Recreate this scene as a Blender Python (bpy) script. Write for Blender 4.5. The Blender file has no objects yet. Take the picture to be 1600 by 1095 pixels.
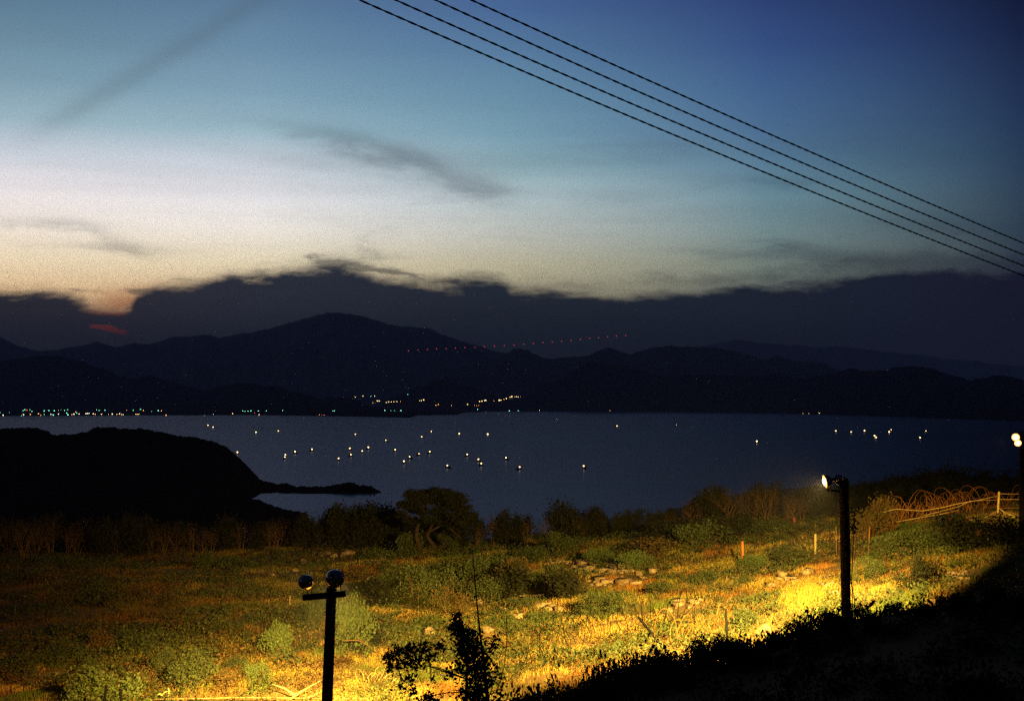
import bpy, math, random
import numpy as np
from mathutils import Vector, Matrix
R = math.radians
sc = bpy.context.scene
C = sc.collection
SEA = 0.0; CAMZ = 80.0; F = 2222.2; HZ = 628.0; CX = 800.0; CY = 547.5
PITCH = math.atan((HZ - CY) / F)

# ------------------------------------------------------------------ camera
cam = bpy.data.cameras.new('camera'); camo = bpy.data.objects.new('camera', cam); C.objects.link(camo)
camo.location = (0, 0, CAMZ); camo.rotation_euler = (math.pi/2 + PITCH, 0, 0)
cam.sensor_width = 36; cam.lens = 50; cam.clip_start = 0.1; cam.clip_end = 90000
sc.camera = camo
sc.view_settings.view_transform = 'Standard'; sc.view_settings.look = 'None'
sc.view_settings.exposure = 0; sc.view_settings.gamma = 1
sc.cycles.use_denoising = False
sc.cycles.max_bounces = 4; sc.cycles.diffuse_bounces = 2; sc.cycles.volume_bounces = 0
sc.cycles.transparent_max_bounces = 4
sc.cycles.sample_clamp_direct = 4; sc.cycles.sample_clamp_indirect = 2

def rayd(px, py):
    a = px - CX; b = CY - py; c = F
    cp, sp = math.cos(PITCH), math.sin(PITCH)
    return a, c*cp - b*sp, c*sp + b*cp          # world x, y, z
def at(px, py, Y):
    x, y, z = rayd(px, py)
    return Vector((x*Y/y, Y, CAMZ + z*Y/y))
def azel(px, py):
    x, y, z = rayd(px, py)
    return math.atan2(x, y), math.atan2(z, math.hypot(x, y))
def lin(c):
    g_ = .3*c[0] + .55*c[1] + .15*c[2]; c = [g_ + (v-g_)*SAT for v in c]
    return tuple(((v/255)/12.92 if v/255 <= .04045 else ((v/255+.055)/1.055)**2.4) for v in c)

HD = 4.4e-5; HTOP = 1420.; SAT = .93   # haze density and height
# ------------------------------------------------------------------ world: dusk sky with cloud
W = bpy.data.worlds.new('World'); sc.world = W; W.use_nodes = True
nt = W.node_tree; nt.nodes.clear()
class S:
    """a socket with arithmetic"""
    def __init__(s, k): s.k = k
    def _o(a, op, b=None, c=None):
        n = nt.nodes.new('ShaderNodeMath'); n.operation = op
        for i, v in enumerate((a, b, c)):
            if v is None: continue
            if isinstance(v, S): nt.links.new(v.k, n.inputs[i])
            else: n.inputs[i].default_value = v
        return S(n.outputs[0])
    def __add__(a, b): return a._o('ADD', b)
    def __sub__(a, b): return a._o('SUBTRACT', b)
    def __mul__(a, b): return a._o('MULTIPLY', b)
    def __truediv__(a, b): return a._o('DIVIDE', b)
    __radd__ = __add__; __rmul__ = __mul__
    def mx(a, b): return a._o('MAXIMUM', b)
    def mn(a, b): return a._o('MINIMUM', b)
    def exp(a): return a._o('EXPONENT')
def smooth(v, a, b, kind='SMOOTHSTEP'):
    n = nt.nodes.new('ShaderNodeMapRange'); n.interpolation_type = kind; n.clamp = True
    nt.links.new(v.k, n.inputs[0]); n.inputs[1].default_value = a; n.inputs[2].default_value = b
    return S(n.outputs[0])
def mixc(f, a, b):
    n = nt.nodes.new('ShaderNodeMix'); n.data_type = 'RGBA'
    if isinstance(f, S): nt.links.new(f.k, n.inputs[0])
    else: n.inputs[0].default_value = f
    for i, v in ((6, a), (7, b)):
        if isinstance(v, S): nt.links.new(v.k, n.inputs[i])
        else: n.inputs[i].default_value = (*v, 1)
    return S(n.outputs[2])
def gain(c, g, f):
    n = nt.nodes.new('ShaderNodeMix'); n.data_type = 'RGBA'; n.blend_type = 'MULTIPLY'; nt.links.new(f.k, n.inputs[0])
    nt.links.new(c.k, n.inputs[6]); n.inputs[7].default_value = (g, g, g, 1); return S(n.outputs[2])
tc = nt.nodes.new('ShaderNodeTexCoord'); sx = nt.nodes.new('ShaderNodeSeparateXYZ')
nt.links.new(tc.outputs['Generated'], sx.inputs[0])
dx, dy, dz = S(sx.outputs[0]), S(sx.outputs[1]), S(sx.outputs[2])
AZ = dx._o('ARCTAN2', dy); EL = dz._o('ARCSINE')
EL0, EL1 = -0.05, 0.75
def ramp(v, lo, hi, stops):
    n = nt.nodes.new('ShaderNodeValToRGB'); r = n.color_ramp; r.interpolation = 'LINEAR'
    stops = sorted(stops, key=lambda s: s[0])
    nt.links.new(smooth(v, lo, hi, 'LINEAR').k, n.inputs[0])
    for i, (p, c) in enumerate(stops):
        q = (p-lo)/(hi-lo)
        e = r.elements[i] if i < 2 else r.elements.new(q)
        e.position = min(max(q, 0), 1); e.color = (*c, 1)
    return S(n.outputs[0])
PY = [-1300, -400, 10, 80, 150, 210, 260, 310, 360, 415, 465]
SKY = {  # azimuth (photo column) -> clear-sky colours upward
 -1100: [(12,20,40),(28,45,75),(55,80,105),(70,95,118),(88,112,130),(110,130,145),(130,145,152),(150,155,152),(165,158,140),(170,145,110),(140,90,60)],
    0: [(14,24,48),(38,66,100),(84,118,146),(102,136,158),(122,156,174),(152,180,194),(198,206,216),(234,226,228),(240,228,216),(234,212,176),(218,180,132)],
  400: [(14,24,50),(40,68,108),(88,122,154),(104,140,168),(124,160,182),(150,182,196),(200,208,218),(228,226,230),(236,228,218),(224,208,172), (200,165,120)],
  800: [(12,20,46),(32,54,98),(68,100,150),(84,122,160),(100,142,168),(116,156,176),(140,174,184),(176,194,198),(186,190,182),(180,172,142),(150,140,110)],
 1200: [(9,15,38),(20,34,76),(42,64,116),(50,78,132),(62,96,142),(74,110,148),(86,124,150),(100,136,150),(108,134,138),(112,126,116),(96,100,92)],
 1600: [(6,9,26),(9,14,36),(14,20,48),(20,32,66),(28,44,78),(32,52,84),(36,58,86),(42,62,84),(44,62,78),(42,54,66),(36,42,54)],
 2600: [(5,7,20),(6,8,24),(8,11,30),(10,14,34),(12,17,38),(13,18,40),(14,20,42),(15,21,42),(16,22,40),(16,20,36),(14,18,32)],
}
prev = None; col = None
for px, cs in SKY.items():
    az = azel(px, HZ)[0]
    st = [(azel(800, p)[1], tuple(v*math.exp(HD*(HTOP-80)/math.sin(azel(800, p)[1])) for v in lin(c))) for p, c in zip(PY, cs)]
    rc = ramp(EL, EL0, EL1, st)
    col = rc if col is None else mixc(smooth(AZ, prev, az, 'LINEAR'), col, rc)
    prev = az
# behind the viewer the sky is evenly dark
back = smooth(dy, 0.55, -0.1)
col = mixc(back, col, lin((13, 19, 40)))
def noise(scale, sa, se, detail=5, rough=.55, off=0.0, dist=0.0):
    cb = nt.nodes.new('ShaderNodeCombineXYZ')
    nt.links.new((AZ*sa).k, cb.inputs[0]); nt.links.new((EL*se).k, cb.inputs[1]); cb.inputs[2].default_value = off
    n = nt.nodes.new('ShaderNodeTexNoise'); n.inputs['Scale'].default_value = scale
    n.inputs['Detail'].default_value = detail; n.inputs['Roughness'].default_value = rough
    n.inputs['Distortion'].default_value = dist
    nt.links.new(cb.outputs[0], n.inputs[0]); return S(n.outputs[0])
nA = noise(1, 5, 26, 6, .6, 3.1, .6)      # long streaks
nB = noise(1, 22, 60, 6, .62, 7.7, .4)     # finer wisps
nC = noise(1, 9, 22, 5, .6, 12.4, .8)
def blob(px, py, ln, wd, ang, amp, nz=None):
    """soft elongated cloud streak round a direction"""
    a0, e0 = azel(px, py); c, s = math.cos(R(ang)), math.sin(R(ang))
    u = AZ - a0 + (nC - .5)*.05 + (nB - .5)*.02; v = EL - e0 + (nA - .5)*.022 + (nB - .5)*.008
    wd = wd*1.35 if nz is not None else wd
    p = (u*c - v*s) * (F/ln); q = (u*s + v*c) * (F/wd)
    g = ((p*p + q*q) * -1.0).exp() * amp
    if nz is not None: g = g * smooth(nz + g*.4/abs(amp), .22, 1.25)
    return g
wn = smooth(nA*.65 + nB*.35, .34, .64); wf = smooth(nB, .3, .68); wc = smooth(nC, .3, .62)
dark = blob(520, 214, 150, 13, 9, .28, wn*.6+.35)
for b in ((620, 243, 90, 14, 20, .28), (735, 292, 95, 17, 17, .30), (500, 262, 170, 12, 8, .12), (80, 353, 85, 7, 1, .42),
          (165, 372, 60, 9, 22, .25), (190, 392, 90, 6, 2, .32), (1195, 288, 85, 11, 3, .32), (1010, 232, 90, 18, -4, .13),
          (1290, 396, 100, 7, 3, .42), (1210, 382, 45, 3.5, 4, .4), (1100, 395, 80, 4, 0, .22), (980, 310, 90, 9, 0, .14),
          (1450, 350, 120, 12, 3, .25), (1350, 215, 120, 25, 10, .12)):
    b = (b[0], b[1], b[2]*1.25, b[3]*1.25, b[4], b[5]); dark = dark + blob(*b, nz=wn*.75 + .25)*.95
# slanting shadow ray in the upper left
a0, e0 = azel(-10, 245); a1, e1 = azel(400, 2)
L = math.hypot(a1-a0, e1-e0); ux, uy = (a1-a0)/L, (e1-e0)/L
q = ((AZ - a0)*(-uy) + (EL - e0)*ux) * (F/17.)
along = (AZ - a0)*ux + (EL - e0)*uy
dark = dark + (q*q*-1.0).exp() * .24 * smooth(along, 0, L*.35) * smooth(along, L*1.9, L*1.0)
bandm = smooth(EL, azel(800, 120)[1], azel(800, 330)[1]) * smooth(AZ, azel(1700, 0)[0], azel(900, 0)[0])
dark = dark + smooth(nA, .5, .74) * .12 * bandm + smooth(nB, .5, .8) * .05 * bandm
nS = noise(1, 1.6, 46, 4, .55, 21.3, .3)
dark = dark + smooth(nS, .48, .72)*.09*smooth(EL, .30, .16)*smooth(EL, .05, .08)*smooth(AZ, azel(1800, 0)[0], azel(1000, 0)[0])
dark = dark.mn(.85)
col = mixc(dark, col, mixc(smooth(AZ, azel(100, 0)[0], azel(1300, 0)[0]), lin((92, 104, 112)), lin((34, 46, 78))))
# orange light low in the gap of the cloud bank
og = blob(185, 474, 52, 15, -8, .7).mn(1)
col = mixc(og, col, lin((214, 120, 66)))
# ---- cloud bank: edge height by azimuth
EDGE = [(-900,440),(-300,446),(0,451),(50,452),(85,457),(130,469),(160,482),(190,484),(207,462),(240,447),(300,437),(345,428),(420,424),
        (470,414),(540,417),(610,434),(660,437),(770,439),(800,449),(860,454),(940,461),(1000,458),(1060,455),(1100,450),
        (1200,446),(1290,441),(1340,428),(1420,422),(1600,424),(2600,400)]
eA = [azel(p, q) for p, q in EDGE]
lo, hi = eA[0][0], eA[-1][0]; b0, b1 = 0.06, 0.13
fc = nt.nodes.new('ShaderNodeFloatCurve'); cv = fc.mapping.curves[0]
nt.links.new(smooth(AZ, lo, hi, 'LINEAR').k, fc.inputs[1])
pts = [((a-lo)/(hi-lo), (e-b0)/(b1-b0)) for a, e in eA]
cv.points[0].location = pts[0]; cv.points[1].location = pts[-1]
for p in pts[1:-1]: cv.points.new(*p)
fc.mapping.update()
edge = S(fc.outputs[0])*(b1-b0) + b0
nE = noise(1, 30, 150, 5, .65, 33.3, .5)
edge = edge + (nB - .5)*.017 + (nC - .5)*.012 + (nE - .5)*.010
bank = smooth(EL - edge, .0085, -.0065)
lay = smooth(EL - edge - .012 - (nC - .5)*.03, .006, -.006) * smooth(nA, .44, .60) * .55 * smooth(AZ, azel(60, 0)[0], azel(330, 0)[0])
bank = bank.mx(lay)
tuft = blob(540, 414, 85, 13, 4, 1.0) + blob(620, 428, 60, 8, 6, .8) + blob(258, 453, 60, 12, -4, .9) + blob(300, 437, 80, 5, 0, .8) + blob(228, 464, 32, 10, 0, .8) + blob(120, 460, 50, 6, 4, .6)
tuft = smooth(tuft + (nB - .5)*2.6 + (nE - .5)*1.4, .42, 1.25)*.8*smooth(tuft, .12, .4)
bank = bank.mx(tuft.mn(.9))
bank = bank * smooth(blob(160, 515, 40, 6.5, 9, 1.0) + (nB-.5)*.5, .75, .45).mx(.35)
bcol = ramp(AZ, azel(-400, 0)[0], azel(1900, 0)[0], [(azel(p, 0)[0], lin(c)) for p, c in
      ((-400,(40,37,40)),(0,(50,48,52)),(200,(50,49,54)),(420,(44,48,57)),(800,(36,43,51)),(1150,(29,36,46)),(1400,(25,30,45)),(1590,(20,20,38)),(1900,(14,14,34)))])
bcol = mixc(smooth(nA, .3, .75)*.3, bcol, lin((20, 22, 34)))
bcol = mixc(smooth(EL, azel(800, 450)[1], azel(800, 570)[1])*.6, bcol, lin((22, 26, 38)))
redc = mixc(smooth(EL, azel(800, 540)[1], azel(800, 500)[1]), lin((50, 30, 34)), lin((165, 62, 48)))
under = mixc(smooth(EL, azel(800, 500)[1], azel(800, 485)[1]), redc, col)
col = mixc(bank, under, bcol)
col = gain(col, 1.6, bank)
col = mixc(smooth(EL, 0.0, -.03), col, lin((12, 13, 20)))
bg = nt.nodes.new('ShaderNodeBackground'); out = nt.nodes.new('ShaderNodeOutputWorld')
nt.links.new(col.k, bg.inputs[0]); bg.inputs[1].default_value = 1.0
nt.links.new(bg.outputs[0], out.inputs[0])

# ------------------------------------------------------------------ floodlights (the lit lamps of the photograph)
def spot(name, loc, target, watts, color, cone, blend, radius=.12):
    l = bpy.data.lights.new(name, 'SPOT'); l.energy = watts; l.color = color; l.spot_size = R(cone); l.spot_blend = blend
    l.shadow_soft_size = radius
    o = bpy.data.objects.new(name, l); C.objects.link(o); o.location = loc
    o.rotation_euler = (Vector(target) - Vector(loc)).to_track_quat('-Z', 'Y').to_euler(); return o
SODIUM = (1.0, .61, .12)

# ------------------------------------------------------------------ helpers
def tag(o, label=None, cat=None, group=None, kind=None):
    if label: o['label'] = label
    if cat: o['category'] = cat
    if group: o['group'] = group
    if kind: o['kind'] = kind
    return o
def link(name, me, parent=None, mats=()):
    for m in mats: me.materials.append(m)
    o = bpy.data.objects.new(name, me); C.objects.link(o); o.parent = parent; return o
def mesh(name, V, groups, smoothf=False):
    """groups: list of (faces array n x k, material index)"""
    V = np.asarray(V, dtype=np.float32).reshape(-1, 3)
    me = bpy.data.meshes.new(name); me.vertices.add(len(V)); me.vertices.foreach_set('co', V.ravel())
    idx, st, mi, n = [], [], [], 0
    for f, m in groups:
        f = np.asarray(f, dtype=np.int32)
        if not len(f): continue
        k = f.shape[1]; idx.append(f.ravel()); st.append(n + np.arange(len(f))*k); n += f.size; mi.append(np.full(len(f), m))
    idx = np.concatenate(idx); st = np.concatenate(st); mi = np.concatenate(mi)
    me.loops.add(len(idx)); me.loops.foreach_set('vertex_index', idx.astype(np.int32))
    me.polygons.add(len(st)); me.polygons.foreach_set('loop_start', st.astype(np.int32))
    me.polygons.foreach_set('material_index', mi.astype(np.int32))
    if smoothf: me.polygons.foreach_set('use_smooth', np.ones(len(st), dtype=bool))
    me.update(calc_edges=True); return me
class MB:
    def __init__(s): s.V = []; s.Q = []; s.T = []; s.n = 0
    def add(s, V, Q=None, T=None):
        V = np.asarray(V, float).reshape(-1, 3)
        if Q is not None and len(Q): s.Q.append(np.asarray(Q)+s.n)
        if T is not None and len(T): s.T.append(np.asarray(T)+s.n)
        s.V.append(V); s.n += len(V)
    def tube(s, P, r, k=5, cap=True):
        P = np.asarray([tuple(p) for p in P], float); n = len(P)
        r = np.full(n, r) if np.isscalar(r) else np.asarray(r)
        T = np.gradient(P, axis=0); T /= np.linalg.norm(T, axis=1)[:, None] + 1e-9
        ref = np.where(np.abs(T[:, 2:3]) > .9, np.array([[1., 0, 0]]), np.array([[0, 0, 1.]]))
        A = np.cross(T, ref); A /= np.linalg.norm(A, axis=1)[:, None] + 1e-9; B = np.cross(T, A)
        for i in range(1, n):
            if A[i] @ A[i-1] < 0: A[i] *= -1; B[i] *= -1
        th = np.arange(k)*2*math.pi/k
        V = P[:, None] + r[:, None, None]*(A[:, None]*np.cos(th)[None, :, None] + B[:, None]*np.sin(th)[None, :, None])
        Q = [(i*k+j, i*k+(j+1) % k, (i+1)*k+(j+1) % k, (i+1)*k+j) for i in range(n-1) for j in range(k)]
        T3 = []
        V = V.reshape(-1, 3)
        if cap and k > 2:
            V = np.vstack([V, P[0], P[-1]])
            T3 = [(n*k, (j+1) % k, j) for j in range(k)] + [(n*k+1, (n-1)*k+j, (n-1)*k+(j+1) % k) for j in range(k)]
        s.add(V, Q, T3)
    def box(s, c, d, M=None):
        V = np.array([(x, y, z) for x in (-.5, .5) for y in (-.5, .5) for z in (-.5, .5)])*np.array(d)
        V = V + np.array(c)
        if M is not None: V = np.array([tuple(M @ Vector(v)) for v in V])
        s.add(V, [(0,1,3,2),(4,6,7,5),(0,4,5,1),(2,3,7,6),(0,2,6,4),(1,5,7,3)])
    def lathe(s, prof, M, k=20):
        V = []; n = len(prof)
        for r, z in prof:
            for j in range(k):
                a = 2*math.pi*j/k; V.append(tuple(M @ Vector((r*math.cos(a), r*math.sin(a), z))))
        Q = [(i*k+j, i*k+(j+1) % k, (i+1)*k+(j+1) % k, (i+1)*k+j) for i in range(n-1) for j in range(k)]
        s.add(V, Q)
    def quads(s, V):  # V: n x 4 x 3
        n = len(V); s.add(V.reshape(-1, 3), np.arange(4*n).reshape(n, 4))
    def me(s, name, sm=False):
        g = []
        if s.Q: g.append((np.vstack(s.Q), 0))
        if s.T: g.append((np.vstack(s.T), 0))
        return mesh(name, np.vstack(s.V), g, sm)
    def build(s, name, mat, parent=None, sm=False):
        return link(name, s.me(name, sm), parent, [mat])
def empty(name, loc, rz=0, **k):
    o = bpy.data.objects.new(name, None); C.objects.link(o); o.location = loc; o.rotation_euler.z = rz
    o.empty_display_size = .3
    return tag(o, **k)
def copy_thing(root, loc, rz, s=1.0, sz=None, **k):
    c = root.copy(); C.objects.link(c); c.location = loc; c.rotation_euler.z = rz; c.scale = (s, s, sz or s)
    for ch in root.children:
        d = ch.copy(); C.objects.link(d); d.parent = c
    for key in ('label', 'category', 'group', 'kind'):
        if key in c: del c[key]
    return tag(c, **k)
# ---- value noise
_rg = np.random.RandomState(5); _tab = _rg.rand(256, 256)
def vn(x, y):
    xi = np.floor(x).astype(int); yi = np.floor(y).astype(int); fx = x-xi; fy = y-yi
    fx = fx*fx*(3-2*fx); fy = fy*fy*(3-2*fy)
    g = lambda a, b: _tab[a % 256, b % 256]
    return (g(xi, yi)*(1-fx)+g(xi+1, yi)*fx)*(1-fy)+(g(xi, yi+1)*(1-fx)+g(xi+1, yi+1)*fx)*fy
def fbm(x, y, o=4):
    x = np.asarray(x, float); y = np.asarray(y, float); t = 0; a = .5; s = 0
    for i in range(o):
        t = t + a*vn(x*2**i+17.3*i+500, y*2**i+31.7*i+500); s += a; a *= .5
    return t/s
def fbr(x, y, o=5):   # ridged
    t = 0; a = .5; s = 0
    for i in range(o):
        t = t + a*(1-np.abs(2*vn(x*2**i+9.1*i+300, y*2**i+3.3*i+300)-1)); s += a; a *= .5
    return t/s

# ------------------------------------------------------------------ materials
def mat(name, color, rough=.9, metal=0, var=None, island=None, scale=3., bump=0, spec=.2, attr=None, trans=0):
    m = bpy.data.materials.new(name); m.use_nodes = True; n = m.node_tree; b = n.nodes['Principled BSDF']
    b.inputs['Roughness'].default_value = rough; b.inputs['Metallic'].default_value = metal
    b.inputs['Specular IOR Level'].default_value = spec
    b.inputs['Base Color'].default_value = (*color, 1)
    src = None
    if attr:
        a = n.nodes.new('ShaderNodeAttribute'); a.attribute_name = attr; src = a.outputs['Color']
    if var:
        t = n.nodes.new('ShaderNodeTexNoise'); t.inputs['Scale'].default_value = scale; t.inputs['Detail'].default_value = 6
        c = n.nodes.new('ShaderNodeTexCoord'); n.links.new(c.outputs['Object'], t.inputs[0])
        r = n.nodes.new('ShaderNodeValToRGB'); r.color_ramp.elements[0].position = .32; r.color_ramp.elements[1].position = .68
        r.color_ramp.elements[0].color = (*color, 1); r.color_ramp.elements[1].color = (*var, 1)
        n.links.new(t.outputs[0], r.inputs[0]); src = r.outputs[0]
        if bump:
            bp = n.nodes.new('ShaderNodeBump'); bp.inputs['Strength'].default_value = bump; bp.inputs['Distance'].default_value = .05
            n.links.new(t.outputs[0], bp.inputs['Height']); n.links.new(bp.outputs[0], b.inputs['Normal'])
    if island:
        g = n.nodes.new('ShaderNodeNewGeometry'); r = n.nodes.new('ShaderNodeValToRGB')
        for i, c in enumerate(island):
            p = i/(len(island)-1)
            e = r.color_ramp.elements[i] if i < 2 and len(island) == 2 or i == 0 else (r.color_ramp.elements[1] if i == 1 else r.color_ramp.elements.new(p))
            e.position = p; e.color = (*c, 1)
        n.links.new(g.outputs['Random Per Island'], r.inputs[0]); src = r.outputs[0]
    if src: n.links.new(src, b.inputs['Base Color'])
    if trans:
        tr = n.nodes.new('ShaderNodeBsdfTranslucent'); mx = n.nodes.new('ShaderNodeMixShader'); mx.inputs[0].default_value = trans
        if src: n.links.new(src, tr.inputs[0])
        o = n.nodes['Material Output']; n.links.new(b.outputs[0], mx.inputs[1]); n.links.new(tr.outputs[0], mx.inputs[2]); n.links.new(mx.outputs[0], o.inputs[0])
    return m
def emat(name, color, strength):
    m = bpy.data.materials.new(name); m.use_nodes = True; n = m.node_tree; n.nodes.clear()
    e = n.nodes.new('ShaderNodeEmission'); o = n.nodes.new('ShaderNodeOutputMaterial'); n.links.new(e.outputs[0], o.inputs[0])
    e.inputs[0].default_value = (*color, 1); e.inputs[1].default_value = strength
    m.cycles.emission_sampling = 'NONE'; return m
M_forest = mat('far_forest', (.005, .006, .006), 1, var=(.010, .010, .010), scale=.004, spec=0)
M_hazed_grass = mat('mountain_grass_haze', (.16, .17, .19), 1, var=(.25, .26, .28), scale=.0015, spec=0)  # grassy slopes, with haze painted in as a paler grey-blue
M_head = mat('headland_scrub', (.012, .014, .010), 1, var=(.02, .022, .016), scale=.03, spec=0)
M_ground = mat('earth', (.13, .085, .035), 1, var=(.24, .17, .07), scale=.55, bump=.5, spec=.05)
M_rock = mat('granite', (.12, .08, .045), .95, var=(.34, .26, .16), scale=3.2, bump=.9, spec=.05)
M_wood = mat('weathered_wood', (.022, .016, .011), .9, var=(.045, .032, .02), scale=9, bump=.4)
M_pick = mat('orange_picket', (.60, .17, .04), .8, var=(.45, .14, .04), scale=6)
M_pickr = mat('red_picket', (.55, .06, .02), .8, var=(.45, .05, .02), scale=6)
M_pale = mat('pale_wood', (.50, .40, .18), .8, var=(.36, .28, .12), scale=8)
M_darkst = mat('dark_steel', (.03, .03, .03), .6, .4)
M_black = mat('black_paint', (.006, .006, .006), .9, spec=.03)
M_metal = mat('lamp_metal', (.42, .38, .33), .2, .9, var=(.30, .27, .24), scale=4)
M_housing = mat('housing_grey', (.16, .14, .11), .45, .3)
M_wire = mat('fence_wire', (.42, .32, .15), .5, .2)
M_rust = mat('rusty_wire', (.26, .11, .03), .7, .1)
M_cable = mat('cable_black', (.012, .012, .015), .8)
M_bark = mat('bark', (.03, .022, .016), 1, var=(.055, .04, .028), scale=5, spec=.05)
M_stem = mat('twig', (.15, .09, .04), 1, spec=.05)
M_dry = mat('dry_twig', (.17, .10, .06), 1, spec=.05)
leafm = lambda nm, cs, t=.25: mat(nm, cs[0], .7, island=cs, trans=t, spec=.12)
M_leaf = leafm('leaf_green', [(.035, .052, .020), (.065, .085, .030), (.045, .062, .022), (.10, .115, .045)])
M_leafy = leafm('leaf_yellow_green', [(.075, .115, .035), (.115, .155, .05), (.065, .10, .03)])
M_leafd = leafm('leaf_dark', [(.013, .017, .009), (.025, .028, .012), (.022, .020, .010)])
M_leafb = leafm('leaf_olive_brown', [(.10, .065, .022), (.08, .07, .022), (.14, .08, .027), (.055, .055, .018)])
M_leafk = leafm('leaf_near_shaded', [(.02, .028, .012), (.03, .04, .016)], .1)  # near-black leaf colour, shade of the near bank painted in
M_leafg = leafm('leaf_bank_lit', [(.05, .07, .02), (.09, .11, .03), (.10, .06, .02)], .15)  # lighter leaf copy, soft light on the left bank bushes painted in
M_grass = mat('grass_blades', (.3, .25, .06), .8, attr='Col', trans=.3, spec=.08)
M_hull = mat('hull_paint', (.05, .04, .035), .6)
M_cabin = mat('cabin_paint', (.12, .12, .11), .6)

# ------------------------------------------------------------------ near terrain
CP = [(-600,1095,46),(0,1095,46),(400,1095,46),(800,1095,44),(1200,1095,41),(1500,1095,38),
      (-500,1000,60),(0,1000,60),(400,1000,59),(800,1000,56),(1200,1000,49),(1500,1000,44),
      (0,945,73),(400,945,71),(800,945,64),(1200,940,56),(1450,930,50),(1650,915,46),
      (0,905,90),(400,900,88),(800,895,79),(1150,890,68),(1400,875,62),(1600,860,56),
      (-400,872,112),(0,872,112),(400,866,108),(700,862,104),(900,850,98),(1100,835,92),(1300,828,84),(1450,822,76),(1590,806,72),(1900,790,70),
      (1100,822,125),(1400,800,110),(1600,790,105),(600,855,128),(0,862,130)]
XY = []; Zc = []
for p, q_, Y in CP:
    v = at(p, q_, Y); XY.append((v.x, v.y)); Zc.append(v.z)
for x, y, z in ((-30,0,78.3),(0,0,78.3),(30,0,78.5),(-30,12,74),(0,12,73.5),(30,12,76),(-25,30,70.4),(-4,30,70.3),(10,30,71),(30,30,73)):
    XY.append((x, y)); Zc.append(z)
XY = np.array(XY); Zc = np.array(Zc)
def tpsk(r2): return np.where(r2 > 0, r2*np.log(r2+1e-9)*.5, 0)
n_ = len(XY); K = tpsk(((XY[:, None]-XY[None])**2).sum(-1)) + np.eye(n_)*8
Pm = np.hstack([np.ones((n_, 1)), XY]); A_ = np.zeros((n_+3, n_+3)); A_[:n_, :n_] = K; A_[:n_, n_:] = Pm; A_[n_:, :n_] = Pm.T
wt = np.linalg.solve(A_, np.concatenate([Zc, np.zeros(3)]))
BX = np.array([-60, -8, -2, 0, 1.8, 3.6, 4.3, 5.0, 6.2, 7.4, 20, 60.])
BZ = CAMZ + np.array([-12, -9, -5.6, -4.6, -3.95, -3.45, -3.15, -2.98, -2.85, -2.8, -2.5, -2.2])
def gz(x, y):
    x = np.asarray(x, float); y = np.asarray(y, float)
    xs, ys = np.broadcast_arrays(x, y); sh = xs.shape; xs = xs.ravel(); ys = ys.ravel()
    xc = np.clip(xs, -62, 66); yc = np.clip(ys, -2, 128)
    z = np.empty(len(xs))
    for i in range(0, len(xs), 20000):
        d2 = (xc[i:i+20000, None]-XY[None, :, 0])**2 + (yc[i:i+20000, None]-XY[None, :, 1])**2
        z[i:i+20000] = tpsk(d2) @ wt[:n_]
    z += wt[n_] + wt[n_+1]*xc + wt[n_+2]*yc
    z += (fbm(xs*.12, ys*.12, 4)-.5)*1.0*np.clip((ys-34)/12, 0, 1) + (fbm(xs*.7, ys*.7, 3)-.5)*.22
    d = np.clip(ys-118, 0, None)
    right = np.clip((xs-20)/60, 0, 1)
    right = np.clip((xs-38)/50, 0, 1); z -= d*(.12-.085*right) + .00012*d*d*(1-.5*right)
    z -= np.clip(np.abs(xs+10)-95, 0, None)*.03*np.clip(-np.sign(xs), 0, 1)
    zc = np.interp(xs, BX, BZ) + (fbm(xs*.9+7, ys*.3, 3)-.5)*.25
    front = -2.1+CAMZ + (zc - CAMZ + 2.1)*np.clip(ys/20, 0, 1)
    bankz = np.where(ys <= 20, front, zc - (ys-20)*.8)
    z = np.where(ys > -1, np.maximum(z, bankz), z)
    z = np.maximum(z, -1.5)
    return z.reshape(sh)
def gp(px, py, y0=22., y1=400., zoff=0.):
    """world point where the photo ray meets the ground"""
    Y = np.linspace(y0, y1, 1600); x, y, z = rayd(px, py)
    zz = CAMZ + z/y*Y; g = gz(x/y*Y, Y) + zoff
    k = np.argmax(zz <= g)
    if zz[k] > g[k]: k = -1
    return Vector((x/y*Y[k], Y[k], float(g[k])))
def on(px, Y):
    x = (px-CX)/F*Y*math.cos(PITCH)*1.0; x = rayd(px, 800)[0]/rayd(px, 800)[1]*Y
    return Vector((x, Y, float(gz(x, Y))))
xs = np.concatenate([-np.geomspace(1400, 72, 26), np.arange(-70, 78, .75), np.geomspace(80, 1400, 26)])
ys = np.concatenate([np.arange(-40, 15, 2.), np.arange(15, 30, .4), np.arange(30, 140, .75), np.geomspace(141, 1010, 46)])
GX, GY = np.meshgrid(xs, ys); GZ = gz(GX, GY)
ny, nx = GX.shape
I = np.arange(ny*nx).reshape(ny, nx)
Q = np.stack([I[:-1, :-1], I[:-1, 1:], I[1:, 1:], I[1:, :-1]], -1).reshape(-1, 4)
tag(link('ground', mesh('ground', np.stack([GX, GY, GZ], -1), [(Q, 0)], True), None, [M_ground]), kind='structure')

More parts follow.
